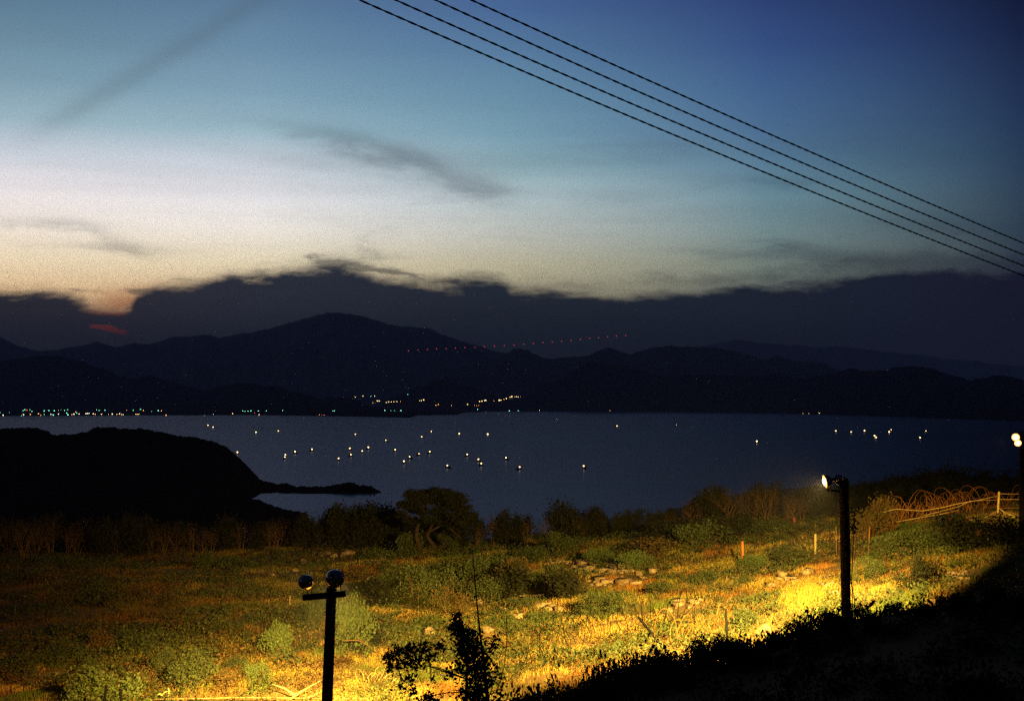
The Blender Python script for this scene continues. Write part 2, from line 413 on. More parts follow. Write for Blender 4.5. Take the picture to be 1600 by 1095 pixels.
# ------------------------------------------------------------------ sea
def grid_uv(pxs, Ys, zf):
    U, Y = np.meshgrid(pxs, Ys, indexing='ij')
    X = (U-CX)/F*Y; Z = zf(U, Y); n, m = U.shape; I = np.arange(n*m).reshape(n, m)
    Q = np.stack([I[:-1, :-1], I[1:, :-1], I[1:, 1:], I[:-1, 1:]], -1).reshape(-1, 4)
    return np.stack([X, Y, Z], -1), Q
m = bpy.data.materials.new('sea_water'); m.use_nodes = True; n = m.node_tree; b = n.nodes['Principled BSDF']
b.inputs['Base Color'].default_value = (.008, .012, .022, 1); b.inputs['IOR'].default_value = 1.33
t = n.nodes.new('ShaderNodeTexNoise'); c = n.nodes.new('ShaderNodeTexCoord'); mp = n.nodes.new('ShaderNodeMapping')
mp.inputs['Scale'].default_value = (.0007, .0016, 1); mp.inputs['Rotation'].default_value = (0, 0, R(8))
n.links.new(c.outputs['Object'], mp.inputs[0]); n.links.new(mp.outputs[0], t.inputs[0]); t.inputs['Scale'].default_value = 1
t.inputs['Detail'].default_value = 7; t.inputs['Roughness'].default_value = .62; t.inputs['Distortion'].default_value = .8
mr = n.nodes.new('ShaderNodeMapRange'); mr.inputs[1].default_value = .35; mr.inputs[2].default_value = .68; mr.inputs[3].default_value = .20; mr.inputs[4].default_value = .255
n.links.new(t.outputs[0], mr.inputs[0]); n.links.new(mr.outputs[0], b.inputs['Roughness'])
g = n.nodes.new('ShaderNodeBsdfGlossy'); g.inputs['Color'].default_value = (.10, .115, .175, 1); n.links.new(mr.outputs[0], g.inputs['Roughness'])
dfs = n.nodes.new('ShaderNodeBsdfDiffuse'); dfs.inputs[0].default_value = (.006, .009, .016, 1); ad = n.nodes.new('ShaderNodeAddShader')
n.links.new(g.outputs[0], ad.inputs[0]); n.links.new(dfs.outputs[0], ad.inputs[1]); n.links.new(ad.outputs[0], n.nodes['Material Output'].inputs[0]); n.nodes.remove(b)
M_sea = m
V = [(-24000, 400, 0), (24000, 400, 0), (24000, 29000, 0), (-24000, 29000, 0)]
tag(link('sea', mesh('sea', V, [([(0, 1, 2, 3)], 0)]), None, [M_sea]), kind='structure')

# ------------------------------------------------------------------ far land
prof = lambda pts: (lambda px: np.interp(px, [p[0] for p in pts], [p[1] for p in pts]))
SHORE = prof([(-900,655),(0,650),(240,649),(400,648.5),(560,651),(640,652.6),(652,649),(715,648),(722,645),(760,643),(850,642),(1000,643),(1200,645),(1300,648),(1400,651),(1500,655),(1600,658),(2400,668)])
Dsh = lambda px: CAMZ*F/(SHORE(px)-HZ)
LAY = []
def layer(name, pts, dr, foot, back=1500, rough=.8, seed=0, ends=(40, 40), step=3):
    pf = prof(pts); drf = prof(dr) if isinstance(dr, list) else (lambda p, v=dr: p*0+v)
    ff = foot if callable(foot) else (lambda p, v=foot: p*0+v)
    p0, p1 = pts[0][0], pts[-1][0]
    def zf(U, Y):
        U = np.asarray(U, float); D = drf(U); f0 = ff(U)
        py = pf(U) + (fbr(U*.04+seed, U*0+seed, 4)-.6)*5.0*rough + (fbm(U*.3+seed, U*0+seed*3, 3)-.5)*2.0*rough
        zr = CAMZ + (HZ-py)/F*D
        t = np.clip((Y-f0)/(D-f0), 0, 1); s = t**1.15*(1-.12*np.sin(t*math.pi))
        nn = (fbr(U*.012+seed, Y*.0011+seed, 5)-.55)*zr*.6*(4*t*(1-t))**1.2
        bk = np.clip(1-(Y-D)/back, 0, 1)
        return np.where(Y <= D, zr*s + np.where(t > 0, np.minimum(nn, (1-t)*zr*.3), 0) - 2*(t <= 0), zr*bk) - 1
    LAY.append((p0, p1, zf, ff))
    us = np.arange(p0, p1+.1, step)
    tt = np.concatenate([np.linspace(0, 1, 26), 1+np.linspace(.15, 1, 6)])
    D = drf(us)[:, None]; f0 = ff(us)[:, None]
    Y = np.where(tt[None] <= 1, f0+(D-f0)*tt[None], D+(tt[None]-1)*back)
    U = np.repeat(us[:, None], len(tt), 1); Z = zf(U, Y); X = (U-CX)/F*Y
    n, k = U.shape; I = np.arange(n*k).reshape(n, k); Q = np.stack([I[:-1, :-1], I[1:, :-1], I[1:, 1:], I[:-1, 1:]], -1).reshape(-1, 4)
    return np.stack([X, Y, Z], -1), Q
def hill(name, *a, m=None, **k):
    V, Q = layer(name, *a, **k); tag(link(name, mesh(name, V, [(Q, 0)], True), None, [m or M_forest]), kind='structure')
hill('mountain', [(600,578),(900,564),(1080,546),(1110,536),(1150,531),(1200,535),(1240,539),(1300,541),(1360,545),(1450,556),(1600,572),(2300,585)], 25500, 21500, rough=1., seed=3, m=mat('haze_pale_mountain', (.62, .63, .68), 1, spec=0))  # pale colour stands in for thick haze over this range
hill('mountain', [(-800,540),(-300,520),(-60,515),(0,526),(30,541),(50,547),(75,548),(100,543),(125,540),(150,534),(165,538),(178,543),(205,536),(215,537),(230,539),(270,527),(310,523),(328,524),(342,527),(400,517),(450,505),(480,496),(500,491),(515,488),(545,489),(575,495),(600,504),(625,510),(645,509),(665,512),(700,525),(750,542),(800,553),(900,575),(1050,600),(1200,620)], 20500, 13600, rough=1.0, seed=11, m=M_hazed_grass)
hill('mountain', [(500,625),(620,600),(700,578),(760,562),(793,553),(802,546),(813,544),(825,545),(833,552),(850,559),(871,559),(894,557),(905,558),(931,549),(951,543),(971,548),(986,553),(1000,550),(1020,542),(1040,540),(1075,541),(1110,542),(1140,545),(1175,557),(1200,562),(1213,556),(1235,561),(1270,565),(1290,568),(1310,578),(1350,590),(1500,615)], 17500, 13400, rough=1.0, seed=23, m=mat('hazed_wooded_mountain', (.06, .065, .075), 1, var=(.11, .115, .125), scale=.002, spec=0))  # woods paled in colour to add haze between the ranges
hill('mountain', [(-800,590),(-200,570),(0,562),(50,558),(95,556),(130,566),(160,575),(200,592),(235,586),(280,600),(330,612),(420,628),(520,640)], 12300, lambda p: Dsh(p)+1500, rough=1.2, seed=31)
hill('hill', [(250,640),(300,618),(325,607),(370,600),(410,601),(440,605),(475,617),(500,621),(530,620),(552,625),(590,634),(640,645),(700,648)], 11000, lambda p: np.minimum(Dsh(p)+500, 10400), rough=1.4, seed=41)
hill('hill', [(585,640),(610,622),(638,610),(655,602),(668,600),(682,593),(696,589),(705,592),(714,599),(735,603),(760,612),(800,625),(850,640)], 13200, 12000, rough=1.2, seed=47)
hill('hills', [(790,642),(800,634),(815,625),(827,615),(842,601),(857,597),(871,592),(885,586),(899,576),(915,568),(931,565),(942,567),(957,571),(975,570),(1000,577),(1040,587),(1060,586),(1090,584),(1120,586),(1185,586),(1210,582),(1235,590),(1270,590),(1300,582),(1330,576),(1350,581),(1375,580),(1400,572),(1425,571),(1455,575),(1485,586),(1520,595),(1550,585),(1580,587),(1600,592),(1900,600),(2400,590)],
     [(790,13600),(1000,13000),(1200,11600),(1400,9800),(1600,8200),(2400,7000)], lambda p: Dsh(p)*1.0+5, rough=1.3, seed=53)
# flat shore land
def zshore(U, Y):
    d = Y - Dsh(U); return np.where(d < 0, -1., np.minimum(d/900, 1)*7 + 1.2)
LAY.append((-900, 2400, zshore, Dsh))
us = np.arange(-900, 2401, 4.); tt = np.concatenate([[0], np.geomspace(.01, 1, 14)])
Y = Dsh(us)[:, None] + tt[None]*(21000-Dsh(us)[:, None]); U = np.repeat(us[:, None], len(tt), 1)
Zs = zshore(U, Y); Zs[:, 0] = -1; n, k = U.shape; I = np.arange(n*k).reshape(n, k)
Q = np.stack([I[:-1, :-1], I[1:, :-1], I[1:, 1:], I[:-1, 1:]], -1).reshape(-1, 4)
tag(link('far_shore', mesh('far_shore', np.stack([(U-CX)/F*Y, Y, Zs], -1), [(Q, 0)], True), None, [M_forest]), kind='structure')
def farhit(px, py, h=5.):
    Y = np.linspace(4000, 19000, 3001); z = CAMZ + (HZ-py)/F*Y; g = np.full_like(Y, -9.)
    for p0, p1, zf, ff in LAY:
        if p0 <= px <= p1: g = np.maximum(g, zf(np.full_like(Y, px), Y))
    k = np.argmax((z-h <= g) & (g > -.5))
    if not ((z-h <= g) & (g > -.5)).any(): k = np.argmin(np.abs(Y-Dsh(px)-60))
    return Vector(((px-CX)/F*Y[k], Y[k], float(max(g[k], 0)))), float(z[k])
# headland with spit
NL = len(LAY)
hill('headland', [(-900,690),(-300,680),(-60,668),(0,671),(25,668),(45,665),(58,666),(75,672),(90,678),(112,679),(125,676),(138,670),(150,667),(180,666),(215,668),(245,672),(280,678),(315,681),(335,688),(352,696),(368,706),(382,719),(395,733),(406,744),(420,750),(440,754),(470,757),(505,758),(530,755),(555,752),(575,757),(588,763),(603,771)],
     [(-900,1700),(0,1560),(300,1450),(400,1380),(440,1320),(480,1285),(603,1262)], prof([(-900,1000),(380,1100),(405,1190),(430,1222),(500,1238),(603,1244)]), back=60, rough=1.5, seed=61, m=M_head, step=1)
hill('headland', [(-900,760),(0,766),(300,772),(405,778),(420,783),(445,790),(468,796),(490,805),(530,830)], 1010, 700, back=40, rough=1.5, seed=67, m=M_head, step=1)

# ------------------------------------------------------------------ vegetation prototypes
def leaves(rng, P, size, up=.3, asp=.55):
    n = len(P); d = rng.normal(size=(n, 3)); d[:, 2] += up; d /= np.linalg.norm(d, axis=1)[:, None]
    e = rng.normal(size=(n, 3)); e -= (e*d).sum(1)[:, None]*d; e /= np.linalg.norm(e, axis=1)[:, None]
    s = size*(.6+.8*rng.rand(n))[:, None]
    return np.stack([P, P+d*s*.5+e*s*asp*.5, P+d*s, P+d*s*.5-e*s*asp*.5], 1)
def branch(mb, rng, p, d, L, r, depth, tips, spread=.6, up=.15, k=4, segs=3, split=(2, 3)):
    pts = [p]; rr = [r]; dd = d.copy()
    for i in range(segs):
        dd = dd + rng.normal(size=3)*.16 + np.array([0, 0, up*.25]); dd /= np.linalg.norm(dd)
        p = p + dd*L/segs; pts.append(p); rr.append(r*(1-.45*(i+1)/segs))
    mb.tube(pts, rr, k=k if depth > 1 else 3, cap=False)
    if depth <= 0: tips.append(p); return
    for j in range(rng.randint(split[0], split[1]+1)):
        nd = dd + rng.normal(size=3)*spread + np.array([0, 0, up]); nd /= np.linalg.norm(nd)
        q = pts[-1] if j < 2 else pts[-2]
        branch(mb, rng, q, nd, L*(.62+.2*rng.rand()), rr[-1]*.8, depth-1, tips, spread, up, k, segs, split)
    if depth <= 2: tips.append(p)
def proto(name, seed, lm, bm, h=1., wid=1.2, leafsize=.09, nleaf=2600, depth=4, stems=4, spread=.6, up=.15, r=.03, scatter=.12, fill=0., stemname='stem', leafname='foliage', flat=1.):
    rng = np.random.RandomState(seed); tips = []; mb = MB()
    for s in range(stems):
        a = 2*math.pi*(s+rng.rand()*.7)/stems; t = .0 if stems == 1 else .25+.5*rng.rand()
        d = np.array([math.cos(a)*t*wid/h, math.sin(a)*t*wid/h, 1.]); d /= np.linalg.norm(d)
        branch(mb, rng, np.array([math.cos(a)*.05, math.sin(a)*.05, -.1]), d, h*(.34+.1*rng.rand()), r, depth, tips, spread, up)
    root = empty(name, (0, 0, -500))
    T = np.array(tips); sc_ = h/max(T[:, 2].max(), .01)
    s_o = mb.build(stemname, bm, root)
    if nleaf:
        n = nleaf; base = T[rng.randint(len(T), size=n)]
        P = base + rng.normal(size=(n, 3))*scatter*np.array([1, 1, .75*flat])
        if fill:
            k = int(n*fill); a = rng.rand(k)*2*math.pi; rr = np.sqrt(rng.rand(k))*wid*.5; zz = rng.rand(k)**.8*h*.8
            P[:k] = np.stack([np.cos(a)*rr*(1-.4*zz/h), np.sin(a)*rr*(1-.4*zz/h), zz], 1)
        P[:, 2] = np.maximum(P[:, 2], .02)
        m2 = MB(); m2.quads(leaves(rng, P, leafsize)); m2.build(leafname, lm, root)
    root.scale = (1, 1, 1); root['_h'] = float(max(T[:, 2].max(), .1)); root['_w'] = float(max(np.ptp(T[:, 0]), np.ptp(T[:, 1]))+.1)
    return root
protos = {}
def P_(kind, i, *a, **k): protos.setdefault(kind, []).append(proto(*a, **k))
for i in range(3):
    P_('green', i, 'leafy_shrub', 100+i, M_leaf, M_stem, h=1.3, wid=1.4, leafsize=.09, nleaf=3600, fill=.25)
    P_('dark', i, 'dark_bush', 120+i, M_leafd, M_bark, h=2.6, wid=2.4, leafsize=.2, nleaf=3600, r=.05, scatter=.28, fill=.3)
    P_('bare', i, 'bare_shrub', 140+i, M_leafb, M_dry, h=3.4, wid=2.2, leafsize=.10, nleaf=260, depth=6, stems=4, r=.05, spread=.6, up=.12, scatter=.12)
    P_('brown', i, 'dry_shrub', 160+i, M_leafb, M_dry, h=1.1, wid=1.2, leafsize=.09, nleaf=1500, fill=.2)
    P_('low', i, 'small_bush', 180+i, M_leaf, M_stem, h=.6, wid=.9, leafsize=.10, nleaf=1100, depth=3, scatter=.1, fill=.35)
for i in range(2):
    P_('yellow', i, 'yellow_green_shrub', 200+i, M_leafy, M_stem, h=1.2, wid=1.5, leafsize=.085, nleaf=3600, fill=.3)
    P_('near_lit', i, 'bank_bush', 230+i, M_leafg, M_stem, h=.7, wid=.9, leafsize=.05, nleaf=2400, depth=4, r=.012, scatter=.09, fill=.35)
    P_('near', i, 'bank_bush', 220+i, M_leafk, M_bark, h=.7, wid=.9, leafsize=.055, nleaf=2400, depth=4, r=.012, scatter=.07, fill=.35)
P_('thicket', 0, 'hill_tree', 240, M_leafd, M_bark, h=4.5, wid=4., leafsize=.33, nleaf=4200, r=.09, scatter=.45, fill=.3)
P_('thicket', 1, 'hill_tree', 241, M_leafd, M_bark, h=5.2, wid=4.4, leafsize=.33, nleaf=4600, r=.09, scatter=.5, fill=.3)
USED = set()
def put(kind, i, loc, height=None, width=None, rz=None, name=None, **k):
    pr = protos[kind][i % len(protos[kind])]
    sz = (height/pr['_h']) if height else 1.; sxy = (width/pr['_w']) if width else sz
    o = copy_thing(pr, loc, random.random()*6.28 if rz is None else rz, sxy, sz, **k)
    o.name = name or pr.name.split('.')[0]
    for key in ('_h', '_w'):
        if key in o: del o[key]
    return o
random.seed(4)
ORD = 'first second third fourth fifth sixth seventh eighth ninth tenth eleventh twelfth thirteenth fourteenth fifteenth sixteenth seventeenth eighteenth nineteenth twentieth'.split()
ORD += ['twenty-'+w for w in ORD[:9]] + ['thirtieth'] + ['thirty-'+w for w in ORD[:9]]
def ordlabels(pxs, noun, marks):
    """labels like «noun, third to the right of the landmark» for things in one row"""
    res = [None]*len(pxs); own = [min(range(len(marks)), key=lambda j: abs(p-marks[j][0])) for p in pxs]
    for j, (mp_, mn) in enumerate(marks):
        for sgn, word in ((1, 'right'), (-1, 'left')):
            ids = sorted([i for i in range(len(pxs)) if own[i] == j and (pxs[i]-mp_)*sgn > 0 or own[i] == j and pxs[i] == mp_ and sgn > 0], key=lambda i: (pxs[i]-mp_)*sgn)
            for q, i in enumerate(ids):
                nn = noun[i] if isinstance(noun, list) else noun
                res[i] = f'{nn}, {ORD[min(q, len(ORD)-1)]} {word} of {mn}'
    return res

# ---- the wide spreading tree
rng = np.random.RandomState(77)
tb = gp(682, 866, 60); big = empty('spreading_tree', tb, label='wide spreading tree with crooked trunk and flat dark crown against the bay', cat='tree')
Yt = tb.y; S_ = Yt/F
def tp(px, py, dy=0.): v = at(px, py, Yt+dy); return np.array(v - tb)
mb = MB(); lim = MB()
mb.tube([tp(655,868), tp(656,852), tp(650,838), tp(652,822), tp(658,808), tp(664,795)], [.26, .22, .17, .15, .12, .09], 7)
mb.tube([tp(690,868,.5), tp(676,850,.4), tp(668,838,.3), tp(672,825,.6), tp(684,808,.9)], [.18, .16, .13, .11, .08], 6)
limbs = [((664,795),(675,780),(672,768),0), ((664,795),(648,785),(632,786),-.8), ((664,795),(668,775),(655,768),1), ((684,808),(700,795),(712,785),1.2), ((684,808),(690,785),(695,772),.4),
         ((719,840),(705,828),(690,820),.5), ((719,840),(700,822),(712,806),-.6), ((652,822),(640,805),(628,800),-1.), ((684,808),(705,802),(728,803),.8), ((690,820),(668,832),(662,842),.5), ((704,826),(716,812),(724,806),-.3)]
for a, b_, c_, dy_ in limbs:
    lim.tube([tp(*a, dy_*.3), tp(*b_, dy_*.7), tp(*c_, dy_)], [.09, .07, .035], 5)
mb.build('trunk', M_bark, big); lim.build('limb', M_bark, big)
P = []
for px, py, w, h_ in [(632,786,13,6),(648,774,14,7),(662,769,14,7),(678,767,15,7),(694,769,15,8),(706,776,16,8),(718,784,15,8),(728,794,14,8),(730,804,12,7),(712,796,16,10),(690,785,22,10),(666,783,18,9),(645,792,16,8),(626,802,10,5),(655,800,14,8),(700,806,16,7),(680,798,18,8),(722,818,16,9),(738,812,12,8),(655,782,20,12),(685,776,24,12),(700,790,24,12),(664,814,14,8),(700,822,14,7),(640,815,10,7)]:
    for t_ in range(5):
        c0 = tp(px + rng.normal()*w*.45, py + rng.normal()*h_*.3, rng.normal()*1.1); nn = 260
        P.append(c0 + rng.normal(size=(nn, 3))*np.array([w*.33, w*.33, h_*.28])*S_)
m2 = MB(); m2.quads(leaves(rng, np.vstack(P), .13)); m2.build('crown', M_leafd, big)

# ---- tree line at the far edge of the slope
TOP = prof([(-200,800),(0,802),(60,806),(150,803),(250,808),(330,812),(400,808),(480,806),(505,800),(525,787),(560,783),(585,790),(610,797),(640,806),(740,802),(760,797),(790,792),(830,800),(860,795),(880,787),(905,792),(935,794),(960,802),(1000,797),(1060,788),(1095,765),(1130,758),(1180,756),(1215,752),(1250,768),(1330,765),(1500,780),(1700,780)])
rowb, labs = [], []
rnd = random.Random(9)
px = -90
while px < 1330:
    kind = 'bare' if (px < 480 and rnd.random() < .85) or (px > 730 and rnd.random() < .4) or (1040 < px < 1260 and rnd.random() < .55) else 'dark'
    if 640 < px < 728: kind = 'dark'
    rowb.append((px + rnd.uniform(-6, 6), kind, 0)); px += rnd.uniform(17, 27)
px = -90
while px < 1330:
    kind = 'bare' if rnd.random() < .3 else 'dark'
    rowb.append((px + rnd.uniform(-6, 6), kind, 1)); px += rnd.uniform(24, 36)
MK = [(0, 'the hedge end'), (320, 'the small hedge bush'), (682, 'the wide spreading tree'), (880, 'the tall reeds'), (1140, 'the tangled bare tree'), (1287, 'the lit floodlight')]
for row in (0, 1):
    for kind in ('bare', 'dark'):
        its = [r for r in rowb if r[1] == kind and r[2] == row]
        noun = {('bare', 0): 'bare shrub on the slope edge', ('dark', 0): 'dark bush on the slope edge', ('bare', 1): 'bare shrub behind the front hedge', ('dark', 1): 'dark bush behind the front hedge'}[(kind, row)]
        lb = ordlabels([r[0] for r in its], noun, MK)
        for (p, kd, rw), l in zip(its, lb):
            Yb = np.interp(p, [-100, 400, 700, 900, 1100, 1330], [113, 110, 107, 101, 97, 90]) + rw*7 + rnd.uniform(-1.5, 1.5)
            g = on(p, Yb); tz = at(p, TOP(p) + rnd.uniform(-6, 9) + rw*3, Yb).z
            if 632 < p < 735: tz = at(p, 806 + rnd.uniform(-5, 8), Yb).z
            h_ = max(1.5, tz - g.z)
            put(kd, rnd.randrange(3), g - Vector((0, 0, .1)), h_, min(h_*(.95 if kd == 'dark' else .75), 4.2)*(1 if kd == 'dark' else 1.1),
                label=l, cat='shrub' if kd == 'bare' else 'bush', group='shrubs along the far edge of the slope')
# bare tree crown right of centre
bt = proto('bare_tree', 301, M_leafb, M_dry, h=4.6, wid=3.6, leafsize=.08, nleaf=260, depth=7, stems=3, r=.10, spread=.5, up=.2, stemname='trunk')
for (p, Yb, top, w, l) in ((1138, 92, 756, 4.0, 'tangled leafless tree with wide forked crown above the green mound'),
                           (1196, 90, 750, 2.6, 'thin leafless tree with upright twigs right of the tangled tree'),
                           (1240, 88, 768, 2.4, 'small leafless tree just left of the lit floodlight'),
                           (35, 104, 800, 2.2, 'pale thin leafless tree at the dark left edge of the slope')):
    g = on(p, Yb); h_ = at(p, top, Yb).z - g.z; s_ = w/bt['_w']
    o = copy_thing(bt, g, rnd.random()*6, s_, h_/bt['_h'], label=l, cat='tree'); o.name = 'bare_tree'
# dark wooded hill on the right
TOPR = prof([(1180,775),(1230,765),(1290,758),(1330,756),(1345,750),(1365,750),(1390,747),(1405,742),(1440,737),(1455,731),(1480,728),(1500,728),(1520,733),(1550,735),(1575,731),(1620,727),(1800,722)])
its = []
for rw, (Yb, st) in enumerate(((104, 26), (116, 26), (128, 22))):
    px = 1250 + rw*8 if rw else 1345
    while px < 1720: its.append((px, Yb, rw)); px += st*rnd.uniform(.8, 1.2)
for rw in range(3):
    sub = [i for i in its if i[2] == rw]
    lb = ordlabels([s[0] for s in sub], ['low tree on', 'middle tree on', 'skyline tree on'][rw] + ' the rise', [(1318, 'the near lamp pole'), (1560, 'the pale fence post')])
    for (p, Yb, _), l in zip(sub, lb):
        g = on(p, Yb + rnd.uniform(-3, 3)); tz = at(p, TOPR(p) + (2-rw)*13 + rnd.uniform(0, 7), g.y).z; h_ = max(1.8, tz-g.z)
        put('thicket' if rw else 'dark', rnd.randrange(3), g, h_, min(max(h_*.95, 2.6), 5.5), label=l, cat='tree', group='trees on the dark rise behind the fence', name='hill_tree')

# ---- named shrubs on the slope
SH = [('yellow', 437, 1038, 62, 56, 'cone shaped green shrub left of the near lamp pole'),
 ('yellow', 548, 1025, 92, 66, 'tall bright green bush right behind the near lamp pole'),
 ('green', 492, 985, 52, 44, 'sparse pale green bush under the lamp pole crossarm'),
 ('dark', 560, 1024, 46, 70, 'dark green bush at the foot of the tall bright bush'),
 ('yellow', 400, 1072, 34, 42, 'round yellow green bush on the bright grass edge'),
 ('green', 300, 1080, 56, 80, 'broad green bush left of the bright grass'),
 ('green', 252, 1062, 44, 50, 'upright green bush behind the pale dead branch'),
 ('yellow', 150, 1110, 68, 112, 'large round yellow green bush behind two short dark posts'),
 ('green', 95, 1040, 38, 70, 'dome of grey green leaves at the left, above the yellow bush'),
 ('green', 30, 1060, 40, 80, 'green bush in the lower left corner'),
 ('brown', 160, 1025, 40, 46, 'upright reddish dry clump left of the cone shaped shrub'),
 ('green', 210, 1018, 34, 80, 'low grey green bush behind the dry clump'),
 ('brown', 222, 1085, 42, 60, 'rust brown dry bush beside the large yellow green bush'),
 ('green', 144, 1060, 34, 34, 'small blue green bush with upright shoots'),
 ('green', 320, 892, 30, 30, 'small green bush in front of the black hedge'),
 ('low', 352, 888, 16, 44, 'low green bush right beside the small hedge bush'),
 ('green', 372, 1050, 28, 40, 'pale flowering green bush above the round yellow bush'),
 ('brown', 345, 1085, 34, 60, 'dry brown bush in front of the broad green bush'),
 ('green', 700, 862, 26, 40, 'green bush at the foot of the wide spreading tree'),
 ('low', 640, 868, 30, 36, 'grassy green bush left of the wide tree trunk'),
 ('green', 615, 930, 40, 60, 'leafy bush, leftmost of the green thicket behind the lamp pole'),
 ('green', 650, 945, 60, 66, 'tall bush in the left half of the green thicket'),
 ('dark', 590, 950, 44, 54, 'dark bush at the left foot of the green thicket'),
 ('green', 690, 940, 56, 70, 'bush in the middle of the green thicket'),
 ('brown', 705, 965, 48, 60, 'olive brown bush in front of the green thicket'),
 ('green', 735, 915, 46, 60, 'bush behind the thin dark stalk'),
 ('green', 770, 905, 44, 60, 'bright topped bush right of the thin dark stalk'),
 ('dark', 795, 938, 52, 76, 'dark green bush above the long rubble heap'),
 ('green', 760, 945, 46, 60, 'green bush just left of the rubble heap'),
 ('brown', 815, 915, 40, 60, 'olive bush behind the dark green rubble bush'),
 ('green', 850, 925, 38, 64, 'green bush between the two rubble heaps'),
 ('dark', 880, 938, 46, 66, 'dark bush in front of the upper rubble heap'),
 ('green', 830, 882, 30, 60, 'low green bush behind the round orange rock'),
 ('green', 880, 870, 34, 66, 'green bush on the dark slope above the rubble'),
 ('yellow', 925, 880, 22, 26, 'small bright green bush above the pale rubble'),
 ('yellow', 945, 878, 22, 26, 'bright green bush right beside its small twin'),
 ('yellow', 990, 892, 30, 50, 'light green bush at the end of the rubble'),
 ('dark', 1060, 850, 38, 80, 'dark green mound, left end of the big green bank'),
 ('green', 1090, 858, 46, 90, 'large green bush in the middle of the green bank'),
 ('dark', 1130, 850, 42, 90, 'dark green bush at the right of the green bank'),
 ('green', 1170, 842, 36, 80, 'green bush left of the red tipped rock'),
 ('green', 1215, 835, 26, 60, 'low green bush behind the red tipped rock'),
 ('yellow', 1178, 892, 26, 40, 'light green bush right of the orange picket'),
 ('green', 1235, 885, 34, 60, 'dark leaved bush left of the pale picket'),
 ('green', 1165, 918, 22, 30, 'small dark green bush below the orange picket'),
 ('green', 1098, 918, 24, 60, 'low row of green weeds left of the orange picket'),
 ('green', 1030, 930, 26, 50, 'green bush behind the round white boulder'),
 ('green', 960, 955, 36, 50, 'upright green weeds left of the round white boulder'),
 ('green', 925, 960, 34, 44, 'green weeds under the pale rubble'),
 ('green', 1165, 985, 36, 40, 'green bush right of the upright black stake'),
 ('green', 820, 955, 24, 50, 'low green bush among the yellow stones'),
 ('green', 1400, 880, 46, 70, 'green bush right of the far lamp pole'),
 ('green', 1445, 870, 50, 76, 'leafy green bush on the edge of the dark slope'),
 ('green', 1365, 905, 36, 50, 'green bush low beside the far lamp pole'),
 ('dark', 1500, 865, 56, 90, 'dark bush below the left wire fence stake'),
 ('dark', 1560, 855, 46, 90, 'dark bush below the pale fence post'),
 ('dark', 1440, 920, 46, 70, 'nearly black bush on the unlit slope'),
 ('yellow', 1420, 828, 16, 40, 'small yellow green bush under the sagging wires'),
 ('brown', 1370, 838, 60, 60, 'tall rust coloured dry brush right of the far lamp pole'),
 ('brown', 1350, 850, 50, 40, 'rust coloured dry brush close beside the far lamp pole'),
 ('brown', 1395, 830, 46, 50, 'dry rusty brush at the start of the wire coil'),
 ('brown', 560, 905, 22, 50, 'dry low bush beside the reddish stones'),
 ('brown', 1010, 872, 30, 90, 'reddish dry bush below the dark green mound'),
 ('green', 672, 912, 30, 50, 'small bush at the top of the green thicket')]
for i, (kd, px, py, hp, wp, l) in enumerate(SH):
    g = gp(px, py, 30); k_ = g.y/F
    put(kd, i, g - Vector((0, 0, .05)), hp*k_*1.05, wp*k_*1.1, label=l, cat='shrub' if kd in ('brown', 'yellow') else 'bush')

